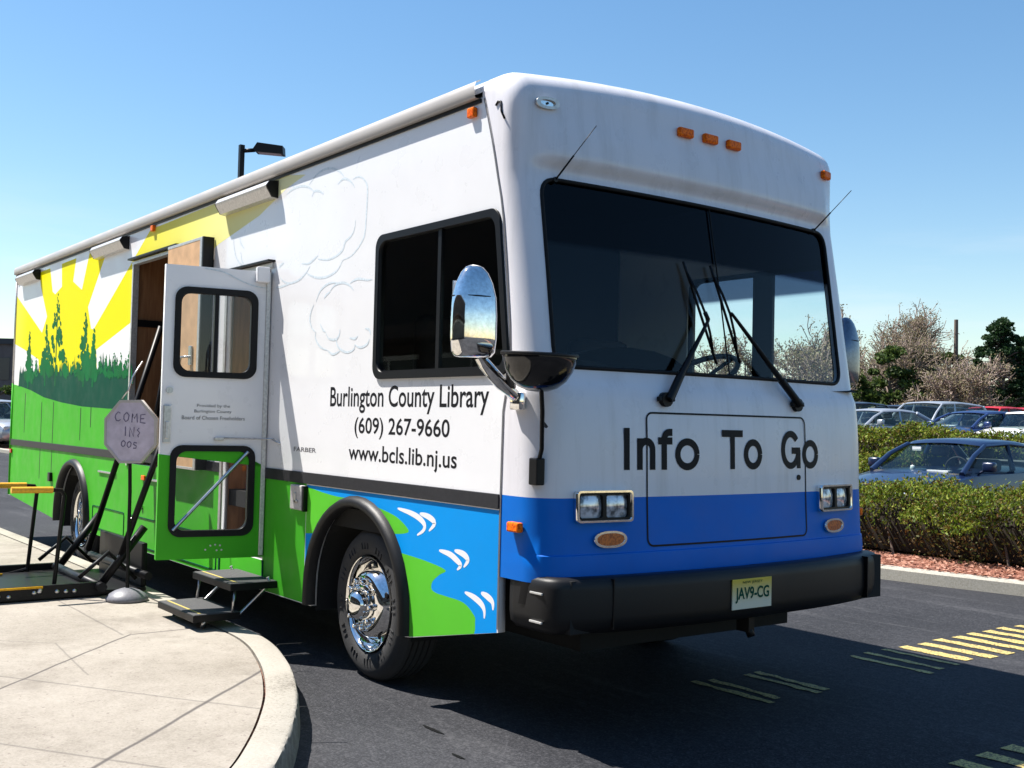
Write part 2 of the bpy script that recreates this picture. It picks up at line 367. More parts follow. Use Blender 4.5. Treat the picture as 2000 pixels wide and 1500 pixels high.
def text_mesh(body, name, bold=0.0):
    cu = bpy.data.curves.new(name, 'FONT'); cu.body = body; cu.size = 1; cu.offset = bold; cu.resolution_u = 4
    o = bpy.data.objects.new(name, cu); COL.objects.link(o); bpy.context.view_layer.update()
    me = bpy.data.meshes.new_from_object(o.evaluated_get(DG())); bpy.data.objects.remove(o); me.materials.clear()
    co = np.empty(len(me.vertices) * 3); me.vertices.foreach_get('co', co); co = co.reshape(-1, 3)
    mn, mx_ = co.min(0), co.max(0)
    return me, mn, mx_
def place_text(body, name, mapf, u0, u1, v0, v1, mat, parent, bold=0.0):
    me, mn, mx_ = text_mesh(body, name, bold)
    for v in me.vertices:
        a = (v.co.x - mn[0]) / (mx_[0] - mn[0]); c = (v.co.y - mn[1]) / (mx_[1] - mn[1])
        v.co = mapf(u0 + a * (u1 - u0), v0 + c * (v1 - v0))
    return link(name, me, mat, parent)
def rrect(x0, x1, z0, z1, r, n=6, slant=0):
    P = []
    for cx, cz, a0 in ((x1 - r, z1 - r, 0), (x0 + r, z1 - r, 90), (x0 + r, z0 + r, 180), (x1 - r, z0 + r, 270)):
        for k in range(n + 1):
            a = R(a0 + 90 * k / n); px, pz = cx + r * math.cos(a), cz + r * math.sin(a)
            if slant and px > (x0 + x1) / 2: px -= slant * (pz - z0) / (z1 - z0) * (px - (x0 + x1) / 2) / ((x1 - x0) / 2)
            P.append((px, pz))
    return P
def inset(P, d):
    cx = sum(p[0] for p in P) / len(P); cz = sum(p[1] for p in P) / len(P)
    xs = [p[0] for p in P]; zs = [p[1] for p in P]; hx = (max(xs) - min(xs)) / 2; hz = (max(zs) - min(zs)) / 2
    return [(cx + (p[0] - cx) * (hx - d) / hx, cz + (p[1] - cz) * (hz - d) / hz) for p in P]
def ribbon2(pts, w):
    L = []; Rr = []
    for i, p in enumerate(pts):
        a = pts[max(i - 1, 0)]; c = pts[min(i + 1, len(pts) - 1)]
        dx, dz = c[0] - a[0], c[1] - a[1]; l = math.hypot(dx, dz) or 1
        ww = w if not callable(w) else w(i / (len(pts) - 1))
        L.append((p[0] - dz / l * ww, p[1] + dx / l * ww)); Rr.append((p[0] + dz / l * ww, p[1] - dx / l * ww))
    return L, Rr
# ------------------------------------------------------------------ ground
def sstep(t): t = max(0, min(1, t)); return t * t * (3 - 2 * t)
def gz(x, y):
    return .65 * sstep((y - 15) / 8) if y > 15 else 0.0
xs_ = [-400, -250, -150, -100] + list(range(-70, 41, 5)) + [80, 200]
ys_ = [-200, -80, -40, -20, -10, 0, 5, 10, 14, 15, 16, 17, 18, 19, 20, 21, 22, 23, 25, 30, 40, 60, 90, 140, 250, 500]
mb = MB(); mb.grid([[(x, y, gz(x, y)) for y in ys_] for x in xs_]); tag(mb.build('asphalt_ground', 'asphalt'), kind='structure')
def smooth_poly(P, n=6):
    out = []
    for i in range(len(P) - 1):
        p0 = P[max(i - 1, 0)]; p1 = P[i]; p2 = P[i + 1]; p3 = P[min(i + 2, len(P) - 1)]
        for k in range(n):
            t = k / n
            out.append(tuple(.5 * (2 * p1[j] + (p2[j] - p0[j]) * t + (2 * p0[j] - 5 * p1[j] + 4 * p2[j] - p3[j]) * t * t + (3 * p1[j] - p0[j] - 3 * p2[j] + p3[j]) * t ** 3) for j in range(len(p1))))
    out.append(tuple(P[-1])); return out
def off2(P, d):
    o = []
    for i in range(len(P)):
        a = P[max(i - 1, 0)]; c = P[min(i + 1, len(P) - 1)]; dx, dy = c[0] - a[0], c[1] - a[1]; l = math.hypot(dx, dy)
        o.append((P[i][0] - dy / l * d, P[i][1] + dx / l * d))
    return o
edge = smooth_poly([(-60, -.2), (-30, -.2), (-14, -.2), (-9.1, -.17), (-6, -.14), (-3.75, -.18), (-2.9, -.2), (-2.1, -.22), (-1.45, -.38), (-.86, -.61), (-.41, -.84), (-.03, -1.07), (.25, -1.27), (.7, -1.65), (1.1, -2.15), (1.35, -2.8), (1.45, -3.6), (1.5, -5), (1.5, -9)], 14)
def kerb(name, E, w, h, mat, foot=.015, side=-1):
    P0 = off2(E, side * -foot); P1 = list(E); P2 = off2(E, side * w)
    G = []
    rb = .02
    PA = off2(E, side * rb * .3); PB = off2(E, side * rb)
    kr = random.Random(2)
    for i in range(len(E)):
        jj = kr.uniform(-.004, .004); P1[i] = (P1[i][0] + jj, P1[i][1] + kr.uniform(-.004, .004)); PB[i] = (PB[i][0] + kr.uniform(-.004, .004), PB[i][1] + jj)
        G.append([(*P0[i], -.02), (*off2(E, 0)[i], h - rb) if 0 else (*P1[i], h - rb), (*PA[i], h - rb * .3), (*PB[i], h), (*P2[i], h), (*P2[i], -.02)])
    m = MB(); m.grid(G); return tag(m.build(name, mat, smooth=40), kind='structure')
kerb('kerb', edge, .15, .15, 'kerb')
kj = [i for i in range(len(edge)) if edge[i][0] > -9]
acc = 0; m = MB()
for a_, b__ in zip(kj, kj[1:]):
    acc += math.dist(edge[a_], edge[b__])
    if acc > 1.35:
        acc = 0; i = a_
        t_ = Vector((edge[i + 1][0] - edge[i][0], edge[i + 1][1] - edge[i][1], 0)).normalized(); n_ = Vector((t_.y, -t_.x, 0)); o_ = Vector((*edge[i], 0))
        pr = [(-.004, 0.02), (-.003, .128), (.006, .1485), (.02, .1518), (.148, .1518)]
        m.grid([[o_ - n_ * u + t_ * .004 + Vector((0, 0, z)) for u, z in pr], [o_ - n_ * u - t_ * .004 + Vector((0, 0, z)) for u, z in pr]])
tag(m.build('kerb_joints', 'rubber'), kind='structure')
inner = off2(edge, -.162)
m = MB(); bm = m.bm
vs = [bm.verts.new((x, y, .146)) for x, y in inner + [(1.33, -13), (-60, -13)]]
f = bm.faces.new(vs); bmesh.ops.triangulate(bm, faces=[f]); tag(m.build('pavement', 'pave'), kind='structure')
m = MB(); m.grid([[(*a, .125), (*c, .125)] for a, c in zip(off2(edge, -.145), off2(edge, -.17))]); tag(m.build('kerb_joint_dirt', 'mulch'), kind='structure')
# far side: kerb, mulch bed
far = smooth_poly([(-60, 5.2), (-30, 5.6), (-12, 5.85), (-6, 6.05), (-2.54, 6.39), (-1.17, 6.61), (1, 6.98), (4, 7.5), (12, 9), (30, 12)])
P2 = off2(far, .14)
G = [[(*far[i], -.02), (*far[i], .105), (*off2(far, .02)[i], .125), (*P2[i], .125), (*P2[i], -.02)] for i in range(len(far))]
m = MB(); m.grid(G); tag(m.build('far_kerb', 'kerb2', smooth=40), kind='structure')
m = MB(); m.grid([[(p[0], p[1], .10), (p[0] - .01, p[1] + .45, .13), (p[0], p[1] + 1.3, .15), (p[0], p[1] + 2.6, .12)] for p in P2]); tag(m.build('mulch_bed', 'mulch'), kind='structure')
# mulch chips loose on the bed
rng = random.Random(5)
V = []; F = []
for k in range(2600):
    x = rng.uniform(-4.5, 1.5); y = 6.72 + .17 * (x + 1.17) + rng.uniform(-.06, .9) ; s = rng.uniform(.015, .04); a = rng.uniform(0, 3.14); z = .125 + rng.uniform(0, .03)
    b_ = len(V); c, s2 = math.cos(a) * s, math.sin(a) * s
    V += [(x - c, y - s2, z), (x + s2 * .4, y - c * .4, z + .012), (x + c, y + s2, z + rng.uniform(0, .02)), (x - s2 * .4, y + c * .4, z)]
    F.append((b_, b_ + 1, b_ + 2, b_ + 3))
me = bpy.data.meshes.new('bark_chips'); me.from_pydata(V, [], F); tag(link('bark_chips', me, leafmat('bark_chip', [(.14, .05, .03), (.38, .17, .11), (.5, .28, .2)])), kind='stuff', label='reddish bark chips scattered over the bed below the hedge', cat='bark chips')
# road stripes
m = MB()
rng = random.Random(3)
def bar(x0, x1, y, w=.105):
    n = 8; up = []; dn = []
    for i in range(n + 1):
        x = x0 + (x1 - x0) * i / n
        up.append((x, y + w / 2 + rng.uniform(-.013, .013), .004)); dn.append((x, y - w / 2 + rng.uniform(-.013, .013), .004))
    m.grid([up, dn], smooth=False)
k = 0
for y in [1.63, 1.74, 2.03, 2.13, 3.03, 3.20, 3.40, 3.60, 3.82, 4.04, 4.26, 4.47, 4.68, 4.89, 5.10, 5.31, 5.52, 5.73]:
    bar(-.41 + rng.uniform(-.03, .03), .14 + rng.uniform(-.05, .05), y, .105 if y > 3.5 else .05)
for y in [1.53, 1.74, 1.95, 2.16, 2.37, 2.58, 2.8, 3.0, 3.2]: bar(1.25, 1.85, y, .11)
tag(m.build('road_stripes', 'roadpaint'), kind='structure')
# sealed crack / dark spots on the asphalt
m = MB()
for cx, cy, w, h in ((-.38, -.15, .09, .012), (.02, -.28, .05, .01), (.3, -.55, .06, .02)):
    m.grid([[(cx + math.cos(a) * w * (1 + .3 * math.sin(5 * a)), cy + math.sin(a) * h, .003) for a in [t * .5236 for t in range(13)]], [(cx, cy, .0035)] * 13])
tag(m.build('tar_spots', 'black'), kind='structure')

# ------------------------------------------------------------------ BOOKMOBILE
W = 2.44
bus = empty('bookmobile', (-4.5, 1.22, 0), label='large white, green and blue library bus with open door and sun mural', cat='bus')
def B(o):   # parent to bus keeping world coordinates
    o.parent = bus; o.matrix_parent_inverse = Matrix.Translation((4.5, -1.22, 0)); return o
def sub(o, p):
    o.parent = p; return o
def part(name, me_or_mb, mat, smooth=None):
    if isinstance(me_or_mb, MB): o = me_or_mb.build(name, mat, smooth=smooth)
    else: o = link(name, me_or_mb, mat)
    return B(o)
def pw(z, T):
    for (z0, v0), (z1, v1) in zip(T, T[1:]):
        if z <= z1: t = max(0, (z - z0) / (z1 - z0)); return v0 + (v1 - v0) * t
    return T[-1][1]
XC = [(.55, .27), (.80, .277), (.86, .27), (.862, .262), (1.07, .25), (1.45, .238), (1.60, .215), (1.66, .185), (2.10, .105), (2.60, .010), (2.72, .0), (3.0, -.005), (3.3, -.008)]
BROW = [(2.60, 0), (2.635, -.006), (2.69, .040), (2.78, .036), (2.97, .0), (3.3, 0)]
RC = [(.5, .14), (1.5, .14), (2.2, .115), (3.3, .075)]
SEAM = [(.45, -.09), (1.12, -.09), (1.55, -.085), (1.66, -.035), (1.90, -.050), (2.2, -.090), (2.45, -.128), (2.55, -.16), (2.75, -.215), (3.0, -.30), (3.3, -.31)]
def FX(y, z, off=0.0):
    t = (y - W / 2) / (W / 2); r = pw(z, RC); e = max(0.0, min(y, W - y)); c = 0
    if e < r: c = r - math.sqrt(max(0, r * r - (r - e) ** 2))
    br = pw(z, BROW) * max(0.0, min(1.0, (e - .08) / .10)); br = br if z > 2.6 else 0
    return pw(z, XC) + br - .085 * t * t - .025 * t - c + off
def ZT(y):
    t = (y - W / 2) / (W / 2); e = max(0, min(y, W - y)); c = 0
    if e < .07: c = .07 - math.sqrt(max(0, .0049 - (.07 - e) ** 2))
    return 3.095 + .062 * (1 - t * t) - c
def split(o, nm=None, gap=.01):
    me = o.data; n = len(me.vertices); par = list(range(n))
    def f(a):
        while par[a] != a: par[a] = par[par[a]]; a = par[a]
        return a
    for e in me.edges:
        a, b_ = f(e.vertices[0]), f(e.vertices[1])
        if a != b_: par[a] = b_
    g = {}
    for v in me.vertices: g.setdefault(f(v.index), []).append(tuple(v.co))
    ks = list(g); bb = [(np.min(g[k], 0), np.max(g[k], 0)) for k in ks]; p = list(range(len(ks)))
    def h(a):
        while p[a] != a: a = p[a]
        return a
    for i in range(len(ks)):
        for j in range(i):
            if np.maximum(bb[i][0] - bb[j][1], bb[j][0] - bb[i][1]).max() < gap: p[h(i)] = h(j)
    grp = {ks[i]: h(i) for i in range(len(ks))}; ids = sorted(set(grp.values()))
    if len(ids) < 2: return [o]
    vg = [grp[f(i)] for i in range(n)]; base = nm or o.name.split('.')[0]; out = []
    for q in ids:
        bm = bmesh.new(); bm.from_mesh(me); bm.verts.ensure_lookup_table()
        bmesh.ops.delete(bm, geom=[v for v in bm.verts if vg[v.index] != q], context='VERTS')
        m2 = bpy.data.meshes.new(base); bm.to_mesh(m2); bm.free()
        for mt in me.materials: m2.materials.append(mt)
        c = bpy.data.objects.new(base, m2); COL.objects.link(c); c.parent = o.parent; c.matrix_parent_inverse = o.matrix_parent_inverse.copy(); c.matrix_basis = o.matrix_basis.copy(); out.append(c)
    bpy.data.objects.remove(o)
    return out
# --- front cap
YS = [0, .003, .010, .022, .04, .06, .085, .115, .15, .19, .24, .32, .42, .55, .7, .85, 1.0, 1.12, 1.22]
YS = YS + [W - y for y in YS[::-1][1:]]
ZL = [.74, .80, .858, .863, .95, 1.05, 1.113, 1.2, 1.35, 1.5, 1.56, 1.6, 1.63, 1.66, 1.75, 1.88, 2.0, 2.1, 2.2, 2.3, 2.43, 2.55, 2.60, 2.625, 2.645, 2.66, 2.68, 2.70, 2.73, 2.78, 2.85]
RT = .14
def cap_rows(off=0.0, xb=None):
    rows = []
    for z in ZL: rows.append([(FX(y, z, off), y, z) for y in YS])
    for fr in (.5, 1.0):
        rows.append([(FX(y, 2.85 + (ZT(y) - RT - 2.85) * fr, off), y, 2.85 + (ZT(y) - RT - 2.85) * fr) for y in YS])
    for a in (15, 30, 45, 60, 75, 90):
        a = R(a); rows.append([(FX(y, 2.98, off) - (RT + off) * (1 - math.cos(a)), y, ZT(y) - RT + (RT + off) * math.sin(a)) for y in YS])
    full = []
    for i, row in enumerate(rows):
        z = row[0][2]; xs = pw(z, SEAM); a = row[0]; c = row[-1]
        xa = min(xs, a[0] - .012)
        yo = off
        full.append([(xa, 0 - yo, z), (a[0], -yo, a[2])] + [(p[0], p[1], p[2]) for p in row[1:-1]] + [(c[0], W + yo, c[2]), (xa, W + yo, z)])
    last = full[-1]; full.append([(min(-.32, p[0] - .002), p[1], p[2]) for p in last])
    return full
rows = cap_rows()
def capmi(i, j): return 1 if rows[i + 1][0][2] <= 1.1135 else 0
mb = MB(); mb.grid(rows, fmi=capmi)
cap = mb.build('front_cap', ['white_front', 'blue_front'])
for f in cap.data.polygons: f.use_smooth = True
so_ = cap.modifiers.new('s', 'SOLIDIFY'); so_.thickness = .03; so_.offset = -1; so_.use_even_offset = False
# outward check: normal of first faces
c0 = cap.data.polygons[len(cap.data.polygons) // 4]
if cap.data.polygons[600].normal.x < 0: cap.data.flip_normals()
# windscreen cutter: outline in (y,z)
def ws_out(d=0.0):
    P = []
    for px, pz in rrect(0, 1, 0, 1, .001): pass
    pts = []
    zt, zb = 2.588 - d, 1.70 + d
    rt = .09
    def side(z): return .165 + d + (.02 if 0 else 0) - .03 * (z - 1.67) / .9 + 0.02
    c = [(.115 + d, zb), (W - .215 - d, zb), (W - .165 - d, zt), (.135 + d, zt)]
    n = 6
    for i in range(4):
        p = Vector(c[i]); a = (Vector(c[i - 1]) - p).normalized(); b_ = (Vector(c[(i + 1) % 4]) - p).normalized()
        A = p + a * rt; Bp = p + b_ * rt
        for k in range(n + 1):
            t = k / n; pts.append(tuple((1 - t) ** 2 * A + 2 * t * (1 - t) * p + t * t * Bp))
    return pts
def cutter(pts, x0, x1, axis='x'):
    m = MB()
    if axis == 'x': m.prism([(x0, p[0], p[1]) for p in pts], (x1 - x0, 0, 0))
    else: m.prism([(p[0], x0, p[1]) for p in pts], (0, x1 - x0, 0))
    o = m.build('cutter'); return o
cw = cutter(ws_out(), -.6, .6)
boolean(cap, [cw])
# blue/white kept; shade smooth by angle
cap.data.set_sharp_from_angle(angle=R(35)); B(cap)
# windscreen glass
mb = MB(); zz = [1.60, 1.66, 1.75, 1.88, 2.0, 2.1, 2.2, 2.3, 2.43, 2.55, 2.6, 2.64]
mb.grid([[(FX(y, z, -.012), y, z) for y in YS] for z in zz]); gl = mb.build('windscreen', 'glass_ws')
so_ = gl.modifiers.new('s', 'SOLIDIFY'); so_.thickness = .004; so_.offset = 0
cg = cutter(ws_out(.002), -.6, .6); boolean(gl, [cg], 'INTERSECT')
for f in gl.data.polygons: f.use_smooth = True
gl.data.set_sharp_from_angle(angle=R(40)); B(gl)
bpy.data.objects.remove(cg); bpy.data.objects.remove(cw)
def dens(P, n=4, closed=True):
    o = []
    for i in range(len(P) if closed else len(P) - 1):
        a = P[i]; c = P[(i + 1) % len(P)]; L = math.hypot(a[0] - c[0], a[1] - c[1]); k = max(1, int(L / .08))
        for j in range(k): o.append((a[0] + (c[0] - a[0]) * j / k, a[1] + (c[1] - a[1]) * j / k))
    if not closed: o.append(P[-1])
    return o
mb = MB(); mb.tube([(FX(y, z, .001), y, z) for y, z in dens(ws_out(.002))], .010, 8, closed=True)
sub(mb.build('rubber_seal', 'rubber', smooth=60), gl).matrix_parent_inverse = Matrix()
mb = MB(); mb.tube([(FX(1.22, z, .0), 1.22, z) for z in np.linspace(1.705, 2.583, 12)], .004, 6)
sub(mb.build('centre_bar', 'rubber', smooth=60), gl)
def P0(o, p):   # child of an object whose own matrices are identity offset by bus: keep world coords
    def dep(q):
        n = 0
        while q.parent: n += 1; q = q.parent
        return n
    while dep(p) >= 2: p = p.parent
    bpy.context.view_layer.update(); o.parent = p; o.matrix_parent_inverse = p.matrix_world.inverted(); return o

# --- side walls
zr = .34
SK = [(-9.58, .47), (-7.5, .345), (-7.47, .345)]
def arch(cx, r, zc, ex=1.0, n=20, z0=.3):
    P = [(cx - r * ex, z0)]
    for k in range(n + 1):
        a = math.pi - math.pi * k / n; P.append((cx + r * ex * math.cos(a), zc + r * math.sin(a)))
    P.append((cx + r * ex, z0)); return P
AF = (-1.43, .535, .44); AR = (-7.0, .51, .44)
def skirt():
    P = [(-9.58, .48)]
    a = arch(AR[0], AR[1], AR[2], z0=.345); a[0] = (AR[0] - AR[1], .36); P += a
    P.append((-5.43, .33)); P.append((-3.37, .33)); P.append((-2.63, .33))
    a = arch(AF[0], AF[1], AF[2], z0=.33); P += a
    P.append((-.85, .335)); P.append((-.09, .485))
    return P
seam = [(pw(z, SEAM) - .006, z) for z in (.75, 1.12, 1.46, 1.7, 1.88, 2.05, 2.2, 2.43, 2.7, 3.0)]
outer = skirt() + seam + [(-9.58, 3.0)]
cabw = rrect(-1.275, -.050, 1.67, 2.435, .07, slant=.105)
ENT = [(-3.35, .52), (-2.66, .52), (-2.66, 2.40), (-3.35, 2.40)]
LIFT = [(-5.42, 1.02), (-4.40, 1.02), (-4.40, 2.71), (-5.42, 2.71)]
inner_lift = LIFT
TH = .04
def ext(me):
    return me
sw = flat([outer, inset(cabw, -.0), ENT, LIFT], Matrix.Translation((0, TH, 0)) @ side_frame(0), TH)
near = part('side_wall', sw, 'white')
fo = [(x, z) for x, z in outer]
fw = flat([fo, cabw], Matrix(((1, 0, 0, 0), (0, 0, 1, W - TH), (0, 1, 0, 0), (0, 0, 0, 1))), TH)
part('side_wall', fw, 'white')
m = MB(); m.box(-9.6, -9.56, .0, W, .47, 3.04); part('rear_wall', m, 'white')
m = MB(); m.box(-9.612, -9.602, .0, W, .47, 1.75); part('rear_graphic', m, 'green')
# corner post strip, rear
m = MB(); m.tube([(-9.585, -.004, .48), (-9.585, -.004, 1.75)], .012, 8); part('corner_trim', m, 'green')
m = MB(); m.tube([(-9.585, -.004, 1.75), (-9.585, -.004, 3.05)], .012, 8); part('corner_trim', m, 'alu')
# roof
yy = [0, .01, .03, .07, .2, .5, .9, 1.22, 1.6, 2.0, 2.3, 2.41, 2.43, 2.44]
m = MB(); m.grid([[(x, y, ZT(y)) for y in yy] for x in (-.322, -3, -6, -9.6)]); part('roof', m, 'white')
m = MB(); m.box(-9.56, -.33, .02, W - .02, 2.9, 2.93); part('ceiling', m, 'dark')
m = MB(); m.box(-6.0, -5.2, .8, 1.6, 3.17, 3.42, .05)
# gutter rail both sides
for s in (0, 1):
    m = MB(); y0, y1 = (-.038, .0) if s == 0 else (W, W + .038)
    prof = [(0, 2.995), (-.030, 2.995), (-.036, 3.003), (-.038, 3.045), (-.030, 3.075), (-.012, 3.085), (0.0, 3.085)]
    if s: prof = [(W - p[0], p[1]) for p in prof]
    m.grid([[(x, p[0], p[1]) for p in prof] for x in (-9.6, -.335)], smooth=True)
    part('roof_gutter', m, 'gutter', smooth=50)
    m = MB(); m.box(-9.59, -.325, -.009 if s == 0 else W, 0 if s == 0 else W + .009, 2.975, 2.994); part('gutter_shadow_line', m, 'black')  # black strip drawn as the shadow line under the gutter
# inner structure
m = MB(); m.box(-9.5, -.05, .46, W - .46, .36, .82); m.box(-9.5, .05, .06, W - .06, .82, .93); m.box(-6.4, -3.4, .06, W - .06, .42, .82); m.box(-9.45, -7.6, .1, W - .1, .5, .82); m.box(-.8, .1, .3, W - .3, .55, .82)
m.box(-2.62, -2.02, .3, W - .3, .40, .82)
part('chassis', m, 'under')
m = MB(); m.box(-5.5, -5.46, .045, 2.2, .93, 2.9); m.box(-3.42, -3.38, .045, 1.4, .5, 2.4); m.box(-4.1, -3.44, .7, 1.3, .93, 2.9); part('partition', m, 'wood')
m = MB(); m.box(-5.455, -5.44, .05, 1.2, 2.18, 2.24); m.box(-5.455, -5.44, .3, .33, .93, 2.9); part('cabinet_trim', m, 'black')
m = MB(); m.box(-2.0, -1.95, .05, W - .05, .93, 2.9); part('bulkhead', m, 'dark')
m = MB(); m.box(-2.62, -2.58, .045, 1.2, .5, 2.4); part('stair_wall', m, 'wood')
m = MB(); m.box(-3.37, -2.63, .05, .32, .48, .52); m.box(-3.37, -2.63, .32, .6, .70, .74); part('stair_tread', m, 'tread')
# wheel wells
for cx, r, zc in (AF, AR):
    for s in (0, 1):
        m = MB(); y0, y1 = (.0, .52) if s == 0 else (W, W - .52)
        P = arch(cx, r + .004, zc, z0=.30)
        m.grid([[(x, y, z) for x, z in P] for y in (y0 + (.035 if s == 0 else -.035), y1)])
        bmv = [m.bm.verts.new((x, y1, z)) for x, z in P]; m.bm.faces.new(bmv)
        part('wheel_well', m, 'under')
        m = MB(); Pm = arch(cx, r, zc, z0=.34 if cx > -3 else .36)
        yo = -.012 if s == 0 else W + .012
        sg = -1 if s == 0 else 1
        G = []
        for i, (x, z) in enumerate(Pm):
            nx, nz = (x - cx, max(z - zc, 0)); L = math.hypot(nx, nz) or 1; nx /= L; nz /= L
            yb = 0 if s == 0 else W
            G.append([(x - nx * .02, yb - sg * .02, z - nz * .02), (x - nx * .02, yb + sg * .035, z - nz * .02), (x - nx * .005, yb + sg * .048, z - nz * .005), (x + nx * .02, yb + sg * .045, z + nz * .02), (x + nx * .036, yb + sg * .02, z + nz * .036), (x + nx * .042, yb + sg * .001, z + nz * .042)])
        m.grid(G); part('wheel_arch_trim', m, 'bumper', smooth=60)

